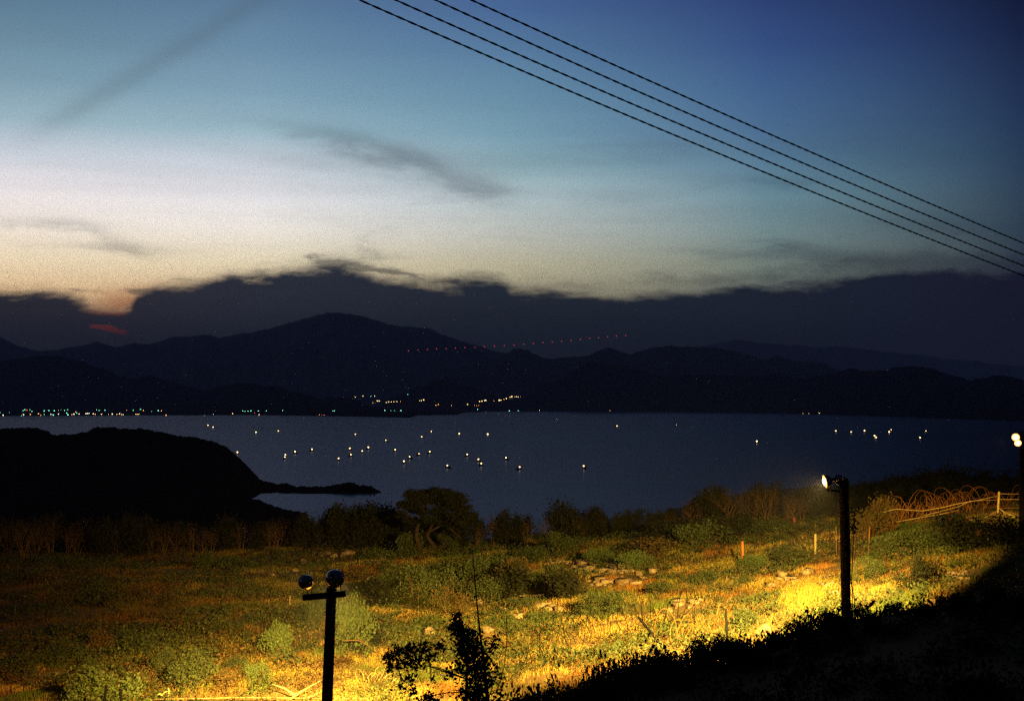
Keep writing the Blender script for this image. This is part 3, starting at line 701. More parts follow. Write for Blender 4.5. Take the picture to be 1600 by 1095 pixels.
RK = [(510,864,26,14,'pale cracked boulder, left one of the bright pair at the hedge'),(521,868,14,11,'smaller pale boulder touching the bright cracked boulder'),
 (545,866,30,14,'broad brownish boulder right of the bright pair'),(475,876,12,7,'small brown stone left of the bright boulder pair'),(448,887,10,5,'flat stone at the left end of the boulder scatter'),(462,890,10,5,'flat stone next to the leftmost scatter stone'),
 (549,895,14,10,'triangular brown stone above the lamp reflector'),(562,900,10,8,'rounded reddish stone right of the triangular stone'),(570,908,8,7,'small orange stone nearest the green thicket'),(576,903,8,7,'reddish stone at the edge of the green thicket'),
 (241,878,10,8,'pale round stone alone before the black hedge'),(165,884,8,4,'tiny stone left of the lone pale stone'),
 (672,985,20,12,'yellow lit boulder left of the black sapling top'),(763,982,18,12,'yellow lit boulder right of the black sapling top'),(747,938,24,10,'tan slab behind the thin stalk'),
 (805,932,22,9,'pale slab at the left of the long rubble heap'),(822,936,18,8,'second slab of the long rubble heap'),(858,946,20,10,'yellow boulder at the right of the long rubble heap'),(812,962,14,9,'yellow stone under the long rubble heap'),
 (854,880,11,9,'round orange rock on the dark slope'),(873,876,16,6,'reddish slab right of the round orange rock'),(895,878,14,6,'reddish slab in the upper stone row'),
 (905,888,22,7,'yellow slab in the pale rubble'),(922,889,20,8,'wide yellow stone in the middle of the pale rubble'),(940,892,14,6,'flat yellow stone right in the pale rubble'),(960,886,9,9,'round pale stone at the top of the pale rubble'),
 (975,891,18,7,'pale slab right of the round rubble stone'),(1000,896,18,7,'flat stone ending the pale rubble'),(1005,902,22,6,'low yellow slab below the pale rubble end'),(936,912,16,6,'yellow slab alone below the pale rubble'),(955,909,14,6,'yellow flat stone beside the alone slab'),
 (1047,952,17,12,'round white boulder on bright grass'),(1066,939,12,5,'flat yellow stone above the round white boulder'),(1080,947,20,5,'low flat stone right of the round white boulder'),
 (1197,982,26,18,'large pointed boulder near the black bank'),(1241,987,13,9,'pale stone right of the pointed boulder'),(1222,896,16,8,'pale stone left of the far lamp pole'),(1232,821,16,7,'grey rock with red mark beside the red picket'),(848,820,0,0,''),
 (786,837,10,7,'dim stone under the dark edge bushes'),(1483,896,24,11,'dim brown boulder on the dark slope'),(1487,908,12,7,'small dim stone below the brown boulder'),(1510,893,14,5,'dim flat stone right of the brown boulder'),(1570,834,22,7,'dim flat rock below the pale fence post'),
 (893,977,8,5,'small pale stone on the bright grass slope'),(1115,912,10,5,'small pale stone between the stakes and the orange picket'),(1158,888,6,5,'small white stone at the foot of the orange picket')]
sm = lambda v, a, b: (lambda t: t*t*(3-2*t))(np.clip((v-a)/(b-a), 0, 1))
CLR = []
for px, py, w, h_, l in RK:
    if l: g = gp(px, py + h_*.4, 30); CLR.append((g.x, g.y, w*g.y/F*.5))
for px, py, w in ((1034,1008,20),(1137,1012,16),(1161,888,10),(1274,866,10),(1242,820,14),(905,890,60),(960,893,60),(1000,900,30),(870,880,40),(820,938,34),(850,948,24),(1080,948,40),(1197,985,30),(940,912,30),(453,945,8)):
    g = gp(px, py, 30); CLR.append((g.x, g.y, w*g.y/F*.5))
CLR = np.array(CLR)
def clear(X, Y, front=2.2):
    """0 where stones and stakes stand on open ground, 1 elsewhere"""
    m = np.ones(len(X)); j = fbm(X*1.3, Y*1.3, 2)
    for cx, cy, cr in CLR:
        dx_ = np.abs(X-cx)/(cr+.15); dy_ = np.where(Y < cy, (cy-Y)/(front), (Y-cy)/.4)
        m = np.minimum(m, sm(dx_*dx_+dy_*dy_ + (j-.5)*.9, .7, 1.25))
    return m
# ------------------------------------------------------------------ grass and weeds (stuff)
rng = np.random.RandomState(3)
def slope_points(n, ymin=40, ymax=118, pw=1.0):
    Y = ymin + (ymax-ymin)*rng.rand(n)**pw; px = rng.uniform(-160, 1760, n)
    X = (px-CX)/F*Y*1.0; return X, Y, px
def blades(name, n, hfun, cfun, mask, m, wid=.028, kind_label=None, lean=.45, ymin=40, ymax=118):
    X, Y, px = slope_points(n, ymin, ymax, 1.0)
    keep = rng.rand(n) < mask(X, Y, px); X, Y, px = X[keep], Y[keep], px[keep]; n = len(X)
    nb = 5
    X = np.repeat(X, nb) + rng.normal(size=n*nb)*.10; Y = np.repeat(Y, nb) + rng.normal(size=n*nb)*.10
    Z = gz(X, Y); h_ = hfun(X, Y)*(.5+.9*rng.rand(n*nb)); a = rng.rand(n*nb)*2*math.pi; ln = lean*(.3+rng.rand(n*nb))*h_
    w = wid*(.6+.8*rng.rand(n*nb))*(Y/60); b_ = rng.rand(n*nb)*math.pi
    base = np.stack([X, Y, Z-.03], 1); sd = np.stack([np.cos(b_), np.sin(b_), 0*b_], 1)*w[:, None]
    mid = base + np.stack([np.cos(a)*ln*.35, np.sin(a)*ln*.35, h_*.65], 1)
    tip = base + np.stack([np.cos(a)*ln, np.sin(a)*ln, h_], 1)
    V = np.stack([base-sd*.5, base+sd*.5, mid+sd*.35, mid-sd*.35, tip], 1).reshape(-1, 3)
    q = np.arange(n*nb)*5
    Qd = np.stack([q, q+1, q+2, q+3], 1); T = np.stack([q+3, q+2, q+4], 1)
    me = mesh(name, V, [(Qd, 0), (T, 0)])
    col_ = cfun(X, Y)*(.75+.5*rng.rand(n*nb))[:, None]
    ca = me.color_attributes.new('Col', 'FLOAT_COLOR', 'POINT')
    ca.data.foreach_set('color', np.repeat(np.hstack([col_, np.ones((n*nb, 1))]), 5, 0).astype(np.float32).ravel())
    return tag(link(name, me, None, [m]), label=kind_label, kind='stuff', cat='grass')
def mix3(a, b, t): return np.array(a)[None]*(1-t[:, None]) + np.array(b)[None]*t[:, None]
def gcol(X, Y):
    n1 = fbm(X*.16, Y*.16, 3); n2 = fbm(X*.45+40, Y*.3, 3); n3 = fbm(X*.3+90, Y*.3+9, 3)
    c = mix3((.50, .34, .085), (.34, .28, .055), sm(n1, .42, .6)); 
    c = c*(1-sm(n2, .55, .68)[:, None]) + np.array((.36, .17, .04))[None]*sm(n2, .55, .68)[:, None]
    c = c*(1-sm(n3, .56, .66)[:, None]) + np.array((.12, .17, .03))[None]*sm(n3, .56, .66)[:, None]
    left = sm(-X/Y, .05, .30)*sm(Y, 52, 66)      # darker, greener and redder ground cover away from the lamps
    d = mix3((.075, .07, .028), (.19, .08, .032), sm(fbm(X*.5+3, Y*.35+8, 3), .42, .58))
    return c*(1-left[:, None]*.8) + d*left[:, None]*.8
bareg = lambda X, Y: sm(fbm(X*.33+200, Y*.33, 3), .60, .50)
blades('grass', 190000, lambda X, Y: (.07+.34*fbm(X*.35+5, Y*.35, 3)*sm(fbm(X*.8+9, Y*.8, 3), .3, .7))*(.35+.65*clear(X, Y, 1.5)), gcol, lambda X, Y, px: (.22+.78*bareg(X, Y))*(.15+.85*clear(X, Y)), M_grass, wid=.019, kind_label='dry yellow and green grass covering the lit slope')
# leafy weeds between the grass
X, Y, px = slope_points(42000)
wm = sm(fbm(X*.22+70, Y*.22+13, 4), .49, .60); keep = rng.rand(len(X)) < wm*clear(X, Y); X, Y = X[keep], Y[keep]
nb = 9; n = len(X)*nb; X = np.repeat(X, nb)+rng.normal(size=n)*.14; Y = np.repeat(Y, nb)+rng.normal(size=n)*.14
hh = .05+.75*rng.rand(n)*fbm(X*.5+11, Y*.5+3, 3)
m2 = MB(); m2.quads(leaves(rng, np.stack([X, Y, gz(X, Y)+hh], 1), .12, .6))
tag(m2.build('weeds', M_leaf, None), label='low leafy green weeds growing through the grass', kind='stuff', cat='weeds')
X, Y, px = slope_points(26000)
wm = sm(fbm(X*.26+170, Y*.26+63, 4), .52, .62); keep = rng.rand(len(X)) < wm*clear(X, Y); X, Y = X[keep], Y[keep]
nb = 9; n = len(X)*nb; X = np.repeat(X, nb)+rng.normal(size=n)*.16; Y = np.repeat(Y, nb)+rng.normal(size=n)*.16
hh = .05+.7*rng.rand(n)*fbm(X*.5+31, Y*.5+3, 3)
m2 = MB(); m2.quads(leaves(rng, np.stack([X, Y, gz(X, Y)+hh], 1), .10, .9, .3))
tag(m2.build('dry_undergrowth', M_leafb, None), label='dry reddish brown undergrowth spread over the slope', kind='stuff', cat='undergrowth')

def clumps(name, X, Y, pal, leaf, per, rr, hr, label, up=.3):
    v = rng.normal(size=(len(X), per, 3)); v /= np.linalg.norm(v, axis=2)[:, :, None]; v[:, :, 2] = np.abs(v[:, :, 2])
    hh = rr*rng.uniform(*hr, len(X))
    q = (.45+.6*rng.rand(len(X), per, 1))*v; lob = 1+.38*np.sin(np.arctan2(v[:, :, 1], v[:, :, 0])*3+rng.rand(len(X), 1)*6)+.2*rng.normal(size=(len(X), 1))
    x = X[:, None]+q[:, :, 0]*rr[:, None]*lob; y = Y[:, None]+q[:, :, 1]*rr[:, None]*lob
    z = gz(x, y) + q[:, :, 2]*hh[:, None]*lob
    V = leaves(rng, np.stack([x, y, z], -1).reshape(-1, 3), leaf, up); m2 = MB(); m2.quads(V); me = m2.me(name)
    pc = np.array(pal)[np.minimum((fbm(X*.2+3, Y*.2+3, 3)*1.6-.3+rng.rand(len(X))*.5-.25).clip(0, .999)*len(pal), len(pal)-1).astype(int)]
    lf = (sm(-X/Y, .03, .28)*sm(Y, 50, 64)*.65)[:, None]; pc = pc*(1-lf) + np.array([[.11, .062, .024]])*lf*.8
    pc = pc*(.7+.6*rng.rand(len(X), 1)); pc = np.repeat(pc, per, 0)*(.6+.8*rng.rand(len(X)*per, 1))
    ca = me.color_attributes.new('Col', 'FLOAT_COLOR', 'POINT')
    ca.data.foreach_set('color', np.repeat(np.hstack([pc, np.ones((len(pc), 1))]), 4, 0).astype(np.float32).ravel())
    return tag(link(name, me, None, [M_grass]), label=label, kind='stuff', cat='undergrowth')
PALG = [(.028, .045, .014), (.05, .075, .02), (.08, .11, .03), (.045, .06, .02), (.12, .14, .045), (.09, .075, .025), (.15, .085, .03), (.10, .06, .022)]
X, Y, px = slope_points(3000); k = (fbm(X*.13, Y*.13, 3) > .46) & (rng.rand(len(X)) < clear(X, Y)); X, Y = X[k], Y[k]
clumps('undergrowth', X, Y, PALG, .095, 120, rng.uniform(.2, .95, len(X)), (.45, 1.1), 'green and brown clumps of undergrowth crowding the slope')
X = rng.uniform(-1, 13, 900); Y = rng.uniform(9, 24, 900)
clumps('bank_undergrowth', X, Y, [(.012, .017, .007), (.02, .024, .01)], .05, 110, rng.uniform(.12, .42, 900), (.5, 1.2), 'unlit weeds covering the near bank')  # near-black weeds added to deepen the shade on the bank
# ------------------------------------------------------------------ rocks
def rock_mesh(seed, name='rock'):
    rr = np.random.RandomState(seed); import bmesh
    bm = bmesh.new(); bmesh.ops.create_icosphere(bm, subdivisions=3, radius=.5)
    dirs = rr.normal(size=(9, 3)); dirs /= np.linalg.norm(dirs, axis=1)[:, None]; dd = .20+.22*rr.rand(9)
    for v in bm.verts:
        p = np.array(v.co)
        for d, k_ in zip(dirs, dd):
            t_ = p @ d - k_
            if t_ > 0: p = p - d*t_*1.0
        p *= 1 + .10*math.sin(p[0]*17+seed)*math.cos(p[1]*13+p[2]*11)
        v.co = p
    me = bpy.data.meshes.new(name); bm.to_mesh(me); bm.free(); me.materials.append(M_rock); return me
RM = [rock_mesh(i+1) for i in range(9)]
for i, (px, py, w, h_, l) in enumerate(RK):
    if not l: continue
    g = gp(px, py + h_*.4, 30); k_ = g.y/F
    o = bpy.data.objects.new('rock', RM[i % 9]); C.objects.link(o); o.location = g + Vector((0, 0, h_*k_*.2))
    w *= .8 if 785 < px < 1020 else 1.; o.scale = (w*k_*1.15, w*k_*.9, h_*k_*1.35); o.rotation_euler = (0, 0, (i*1.7) % 6)
    o.scale.x, o.scale.y = w*k_*1.05, w*k_*.8; o.rotation_euler = ((i*.7) % .5, (i*.9) % .4, [0, .3, 3.0, -.35][i % 4])
    tag(o, l, 'rock', 'stones scattered over the slope')

rr = np.random.RandomState(31); mb = MB()
for px, py, w, h_, n in ((905,889,50,6,60),(965,891,50,6,60),(880,880,45,4,30),(945,908,40,7,26),(815,937,34,7,40),(852,949,24,6,22),(1075,945,34,9,7),(545,882,80,16,30),(1090,912,60,10,10),(1215,905,50,14,14),(1300,925,50,16,16),(800,960,30,10,10),(1240,985,30,8,10),(1490,903,30,8,10)):
    for i in range(n):
        g = gp(px + rr.normal()*w*.5, py + rr.normal()*h_*.5, 30); sz = .05+.16*rr.rand()**2*1.6
        V = np.array([(x, y, z) for x in (-1, 1) for y in (-1, 1) for z in (-1, 1)])*(.6+.5*rr.rand(8, 1))*sz*np.array([1.2, 1, .6]) + rr.normal(size=(8, 3))*sz*.15
        a_ = rr.rand()*6; V = V @ np.array([[math.cos(a_), math.sin(a_), 0], [-math.sin(a_), math.cos(a_), 0], [0, 0, 1]]) + np.array(g) + np.array([0, 0, sz*.2])
        mb.add(V, [(0,1,3,2),(4,6,7,5),(0,4,5,1),(2,3,7,6),(0,2,6,4),(1,5,7,3)])
tag(mb.build('rubble', M_rock), 'small angular rubble strewn between the bigger rocks', 'rubble', kind='stuff')
# ------------------------------------------------------------------ lamp poles
def lamp(parent, c, direction, r, lit, bracket_to, strength=60, name='floodlight'):
    """bowl reflector with housing, yoke and lens; c in parent space"""
    d = Vector(direction).normalized(); M = Matrix.Translation(c) @ d.to_track_quat('Z', 'Y').to_matrix().to_4x4()
    mb = MB(); pr = [(r*.16, -r*1.12), (r*.30, -r*1.10), (r*.55, -r*.98), (r*.78, -r*.74), (r*.93, -r*.40), (r*1.0, -.02*r), (r*1.04, 0), (r*1.04, r*.06), (r*.98, r*.06), (r*.9, -r*.38), (r*.7, -r*.7), (r*.15, -r*.9)]
    mb.lathe(pr, M, 28); o = mb.build(name, M_metal, parent, True)
    hb = MB(); hb.lathe([(0, -r*1.62), (r*.22, -r*1.6), (r*.26, -r*1.5), (r*.26, -r*1.12), (0, -r*1.1)], M, 14)
    hb.build('lamp_housing', M_housing, o, True)
    ln = MB(); ln.lathe([(0, r*.10), (r*.5, r*.08), (r*.9, r*.03), (r*.97, 0)], M, 24)
    ln.build('lens', emat('lamp_glow', (1, .5, .11), strength*.07) if lit else M_housing, o, True)
    if lit:
        bl = MB(); bl.lathe([(r*.62*math.sin(math.pi*i/8), r*.12-r*.2*math.cos(math.pi*i/8)) for i in range(9)], M, 14); bl.build('bulb', emat('bulb_glow', (1, .8, .45), strength*.4), o, True)
    bk = MB(); b_ = Vector(bracket_to); side = d.cross(Vector((0, 0, 1))).normalized()
    for s in (-1, 1):
        e = Vector(c) + side*s*r*.45 - d*r*.75
        bk.tube([e, e*.45 + (b_ + side*s*r*.4)*.55, b_ + side*s*r*.22], r*.055, 5)
    bk.tube([b_ - side*r*.4, b_ + side*r*.4], r*.06, 5)
    bk.build('bracket', M_housing, o); return o
def world(px, py, Y): return at(px, py, Y)
# near pole with crossarm
Y = 30.; g = on(508, Y); base = Vector((at(508, 1095, Y).x - .02, Y, g.z))
pA = empty('lamp_pole', base, label='near dark wooden lamp pole with crossarm and two floodlights seen from behind', cat='lamp pole')
rel = lambda v: v - base
mb = MB(); mb.tube([Vector((0, 0, -.3)), rel(at(511, 1095, Y)), rel(at(515, 1000, Y)), rel(at(518, 917, Y))], [.135, .118, .112, .106], 12); mb.build('post', M_wood, pA, True)
l_, r_ = rel(at(477, 932, Y-.05)), rel(at(542, 926, Y-.25)); ax = (r_-l_); ctr = (l_+r_)/2 + Vector((0, -.02, 0))
Mx = Matrix.Translation(ctr) @ ax.to_track_quat('X', 'Z').to_matrix().to_4x4()
mb = MB(); mb.box((0, -.1, 0), (ax.length, .1, .125), Mx); mb.build('crossarm', M_wood, pA)
dR = Vector((.10, 1, -.42)); dL = Vector((-.55, 1, -.30))
c1 = at(523, 904, Y); lamp(pA, rel(c1), dR, .20, True, rel(at(530, 924, Y-.1)), 40)
c2 = at(478, 909, Y); lamp(pA, rel(c2), dL, .16, True, rel(at(484, 928, Y-.1)), 15)
spot('near_pole_flood', c1 + dR.normalized()*.10, c1 + Vector((-1.6, 11, -8.4)), 260000, SODIUM, 68, 1.0)
spot('near_pole_side_flood', c2 + dL.normalized()*.10, at(230, 1075, 47), 24000, (1.0, .47, .09), 84, 1.0)
# far pole behind the bank
Y = 40.; g = on(1323, Y); base = Vector((at(1325, 1095, Y).x, Y, g.z))
pB = empty('lamp_pole', base, label='tall black lamp pole with one floodlight shining left, on the bright slope', cat='lamp pole')
rel = lambda v: v - base
mb = MB(); mb.tube([Vector((0, 0, -.3)), rel(at(1325, 1095, Y)), rel(at(1321, 900, Y)), rel(at(1318, 747, Y))], [.15, .14, .135, .125], 12); mb.build('post', M_wood, pB, True)
mb = MB(); mb.tube([rel(at(1318, 768, Y)), rel(at(1292, 765, Y-.1))], .035, 6); mb.build('arm', M_darkst, pB)
dB = Vector((-.97, -.10, -.22)); c3 = at(1289, 752, Y-.1)
lamp(pB, rel(c3), dB, .185, True, rel(at(1297, 765, Y-.1)), 32)
c4 = at(1310, 749, Y); lamp(pB, rel(c4), Vector((-.5, .9, -.25)), .15, False, rel(at(1316, 752, Y)))
mb = MB(); mb.tube([rel(at(1326, 750, Y-.16)), rel(at(1328, 850, Y-.17)), rel(at(1329, 905, Y-.18)), rel(at(1335, 935, Y-.2)), rel(at(1336, 962, Y-.2))], .012, 4); mb.build('cable', M_cable, pB)
spot('far_pole_flood', at(1286, 753, Y+.45), at(1110, 990, 53), 145000, SODIUM, 90, 1.0)
# pole at the right edge of the view
Y = 62.; g = on(1597, Y); pC = empty('lamp_pole', g, label='lamp pole at the right edge with two glaring round floodlights', cat='lamp pole')
rel = lambda v: v - g
mb = MB(); mb.tube([Vector((0, 0, -.3)), rel(at(1597, 674, Y))], [.15, .12], 10); mb.build('post', M_wood, pC, True)
mb = MB(); mb.tube([rel(at(1584, 676, Y)), rel(at(1608, 676, Y))], .04, 6); mb.build('arm', M_darkst, pC)
lamp(pC, rel(at(1587, 683, Y-.3)), Vector((-.35, -.9, -.1)), .165, True, rel(at(1589, 676, Y)), 34)
lamp(pC, rel(at(1590.5, 692, Y-.45)), Vector((-.2, -.9, -.3)), .15, True, rel(at(1594, 680, Y)), 34)
spot('edge_pole_flood', at(1586, 687, Y) + Vector((-.4, .5, 0)), at(1490, 798, 78), 5000, (1, .52, .08), 75, 1.0)

# ------------------------------------------------------------------ overhead cables
CB = [((748,8),(800,27),(1000,120),(1300,253),(1595,378)), ((693,8),(800,53),(1000,144.5),(1300,275.5),(1595,396)),
      ((632,8),(800,79.5),(1000,167.5),(1300,296),(1595,413)), ((576,8),(800,102.5),(1000,187.5),(1300,315.5),(1595,428))]
CL = ['highest of the four twisted overhead cables crossing the sky', 'second highest of the four twisted overhead cables', 'third from the top of the four twisted overhead cables', 'lowest of the four twisted overhead cables crossing the sky']
for i, pts in enumerate(CB):
    cf = np.polyfit([p[0] for p in pts], [p[1] for p in pts], 2)
    pp = np.linspace(-500, 2300, 900); ya = 1/14.; yb = 1/22.
    inv = ya + (yb-ya)*(pp-600)/1000.; inv = np.maximum(inv, 1/45.)
    P = np.array([tuple(at(a, np.polyval(cf, a), 1/v + i*.15)) for a, v in zip(pp, inv)])
    seg = np.concatenate([[0], np.cumsum(np.linalg.norm(np.diff(P, axis=0), axis=1))])
    s_ = np.arange(0, seg[-1], .045); P = np.stack([np.interp(s_, seg, P[:, j]) for j in range(3)], 1)
    mb = MB()
    ax = P[-1]-P[0]; ax /= np.linalg.norm(ax); a1_ = np.cross(ax, (0, 0, 1)); a1_ /= np.linalg.norm(a1_); a2_ = np.cross(ax, a1_)
    for ph in (0, math.pi):
        th = s_*2*math.pi/.30+ph
        mb.tube(P + .0052*(np.cos(th)[:, None]*a1_ + np.sin(th)[:, None]*a2_), .0070, 5)
    o = mb.build('overhead_cable', M_cable, None); tag(o, CL[i], 'cable', 'overhead cables crossing the sky')

# ------------------------------------------------------------------ pickets, stakes, fence, wire
def stick(name, px0, py0, px1, py1, r, m, label, cat='stake', k=6, Y=None):
    g = gp(px0, py0, 26) if Y is None else Vector(at(px0, py0, Y)); t_ = at(px1, py1, g.y)
    mb = MB(); v = t_ - g; mb.tube([v*-.12, v*.5, v], [r, r*.98, r*.9], k)
    o = mb.build(name, m); o.location = g; return tag(o, label, cat)
stick('picket', 1161, 888, 1160, 845, .062, M_pick, 'orange marker picket standing in the grass')
stick('picket', 1274, 866, 1274, 834, .065, M_pale, 'pale wooden picket left of the far lamp pole')
stick('picket', 1242, 821, 1241, 808, .07, M_pickr, 'short red picket beside a rock at the slope edge')
stick('stake', 1034, 1009, 997, 963, .06, M_black, 'black steel stake leaning left in the wire tangle')
stick('stake', 1137, 1016, 1134, 951, .05, M_black, 'upright black steel stake near the black bank')
stick('stake', 163, 1098, 166, 1070, .045, M_black, 'left one of two short dark posts at the bottom', Y=41.5)
stick('stake', 190, 1100, 188, 1076, .045, M_black, 'right one of two short dark posts at the bottom', Y=41.5)
stick('picket', 453, 946, 453, 931, .04, M_pale, 'thin pale peg left of the near lamp pole')
stick('picket', 498, 920, 498, 905, .045, M_bark, 'thin brown peg between the two near reflectors')
stick('stick', 1357, 862, 1359, 822, .045, M_rust, 'tall rusty stick beside the far lamp pole', 'stick')
stick('stick', 1308, 880, 1306, 822, .018, M_dry, 'thin grey stick just left of the far lamp pole', 'stick')
stick('stick', 1415, 812, 1404, 788, .05, M_rust, 'leaning brown stake at the start of the sagging wires', 'stick')
# wire fence
f0 = gp(1557, 812, 40); fence = empty('wire_fence', f0, label='wire fence with pale posts and sagging bright wires on the right rise', cat='fence')
rel = lambda v: v - f0
Yf = f0.y; W1 = lambda a, b, d=0.: rel(at(a, b, Yf+d))
for a, b_, c_, d_, r, m in ((1558, 815, 1561, 768, .055, M_pale), (1497, 820, 1498, 784, .05, M_wood)):
    mb = MB(); mb.tube([W1(a, b_+6), W1(c_, d_)], r, 7); mb.build('post', m, fence)
for path, r, m in (([(1561,774),(1530,781),(1500,786),(1470,793),(1440,798),(1400,795),(1380,800)], .016, M_wire),
                [([(1559,781),(1530,781.5),(1515,783),(1498,791),(1480,796),(1460,801),(1440,806)]), .011, M_wire],
                ([(1497,797),(1470,803),(1440,808),(1400,815)], .014, M_wire), ([(1560,796),(1545,806),(1530,811),(1510,812)], .014, M_wire),
                ([(1561,771),(1580,771.5),(1640,772)], .011, M_wire), ([(1561,780),(1600,780),(1640,781)], .011, M_wire), ([(1561,794),(1600,793),(1640,794)], .011, M_rust)):
    mb = MB(); mb.tube([W1(a, b_, -.05) for a, b_ in path], r, 5); mb.build('wire', m, fence)
mb = MB(); mb.tube([W1(1561, 794, -.1), W1(1572, 802, -.4)], .03, 5); mb.tube([W1(1572, 801, -.4), W1(1588, 809, -.8)], [.05, .08], 6); mb.build('brace', M_pale, fence)
def coil(path, rad, turns, wire, m, name, label, jit=.15, seed=0, group='coils of barbed wire'):
    rr = np.random.RandomState(seed); P = np.array([tuple(p) for p in path]); n = turns*18
    t_ = np.linspace(0, len(P)-1, n); C_ = np.stack([np.interp(t_, range(len(P)), P[:, j]) for j in range(3)], 1)
    ax = np.gradient(C_, axis=0); ax /= np.linalg.norm(ax, axis=1)[:, None]; up = np.array([0, 0, 1.]); sd = np.cross(ax, up); sd /= np.linalg.norm(sd, axis=1)[:, None]
    th = np.linspace(0, turns*2*math.pi, n); rw = rad*(1+jit*np.interp(np.linspace(0, turns, n), range(turns+1), rr.normal(size=turns+1)))
    sl = np.interp(np.linspace(0, turns, n), range(turns+1), rr.normal(size=turns+1))*rad*.5
    Q_ = C_ + (np.cos(th)*rw)[:, None]*sd + (np.sin(th)*rw + rad)[:, None]*up + ax*(sl*np.sin(th))[:, None]
    mb = MB(); mb.tube(Q_, wire, 3, cap=False); o = mb.build(name, m); return tag(o, label, 'barbed wire', group)
def gpath(pp, y0=30): return [gp(a, b_, y0) for a, b_ in pp]
cp_ = [at(a, b_, Yf+dd) for a, b_, dd in ((1590,796,5),(1555,795,5),(1520,796,4),(1490,797,3.5),(1460,800,3),(1430,805,2.5),(1400,810,2),(1375,818,1.5))]
coil(cp_, .48, 46, .012, M_rust, 'wire_coil', 'large rusty coil of barbed wire heaped behind the pale fence', .5, 3)
coil([p + Vector((0, -1, -.1)) for p in cp_[2:]], .36, 30, .011, M_rust, 'wire_coil', 'lower rusty wire coil in front of the large coil', .5, 8)
coil(gpath([(860,1040),(900,1015),(950,1000),(1000,992),(1050,985),(1100,975)]), .62, 20, .012, M_black, 'wire_coil', 'thin dark wire coil tangled round the leaning stake', .35, 5)
coil(gpath([(780,1065),(810,1058),(850,1048),(890,1040)]), .5, 9, .011, M_black, 'wire_coil', 'thin dark wire loops lying right of the black sapling', .35, 6)
coil(gpath([(1040,1010),(1080,1005),(1110,1000),(1135,1000)]), .5, 9, .012, M_rust, 'wire_coil', 'rusty wire loops beside the upright black stake', .6, 7)
coil(gpath([(560,1078),(590,1074),(620,1078)]), .34, 7, .008, M_wire, 'wire_coil', 'pale wire loops on the bright grass right of the near pole', .7, 9)
# bright wire along the bottom and a fallen branch
mb = MB(); pth = [at(a, b_, 45.2) for a, b_ in ((225,1092),(300,1091),(380,1089),(440,1089.5),(520,1091),(600,1090),(660,1086))]
mb.tube(pth, .015, 4); tag(mb.build('wire', M_wire), 'pale taut wire running low across the bright bottom grass', 'wire')
def twig(name, paths, label, m=M_pale, cat='branch', r0=.04):
    mb = MB(); o0 = Vector(at(*paths[0][0][:2], paths[0][0][2]))
    for pp in paths:
        n = len(pp); mb.tube([at(a, b_, y) - o0 for a, b_, y in pp], np.linspace(r0, r0*.3, n), 5)
    o = mb.build(name, m); o.location = o0; return tag(o, label, cat)
twig('dead_branch', [[(248,1098,45.5),(255,1082,45.5),(262,1079,45.4)], [(256,1090,45.5),(250,1083,45.4),(246,1085,45.3)], [(262,1098,45.4),(264,1078,45.3),(263,1074,45.2)]], 'pale dead branch standing beside the yellow green bush')
twig('dead_branch', [[(448,1096,45),(470,1080,45.2),(500,1063,45.4)], [(480,1090,45),(492,1085,45),(500,1079,45.2)], [(462,1086,45.1),(445,1075,45.3),(425,1068,45.4)]], 'pale forked branch lying on bright grass left of the pole')
twig('dead_branch', [[(535,1000,52),(560,1000,52),(575,1008,52),(592,1022,52)], [(556,984,53),(560,996,52),(575,1008,52)]], 'thin pale branch arching right of the tall bright bush', M_stem, r0=.022)
# vine hanging on the far pole
rng = np.random.RandomState(12); P = []
for a, b_ in ((1333,800),(1336,798),(1340,799),(1333,806),(1334,812),(1335,817),(1334,822),(1332,828),(1336,825)):
    P.append(np.array(at(a, b_, 39.9)) + rng.normal(size=(8, 3))*.05)
mb = MB(); mb.quads(leaves(rng, np.vstack(P), .12)); vb = at(1334, 830, 39.9)
vine = empty('vine', vb, label='bright green vine leaves beside the far lamp pole', cat='vine')
o = mb.build('foliage', M_leafy, vine); o.location = -vb
mb = MB(); gb = on(1331, 39.9); mb.tube([gb - vb, at(1331, 900, 39.9)-vb, at(1333, 850, 39.9)-vb, at(1335, 800, 39.9)-vb], .012, 4); mb.build('stem', M_stem, vine)
# tall reeds in the notch
mb = MB(); rr = np.random.RandomState(4)
for i in range(60):
    a = rr.choice([852, 872]) + rr.normal()*7; g = gp(a, 848, 60); ln_ = 1.0+rr.rand()*.9; dx_ = rr.normal()*.35
    mb.tube([g, g + Vector((dx_*.4, 0, ln_*.6)), g + Vector((dx_, 0, ln_))], [.02, .014, .004], 3, cap=False)
tag(mb.build('reeds', M_leaf), 'fan of tall green reeds in the notch of the hedge', 'reeds', kind='thing')

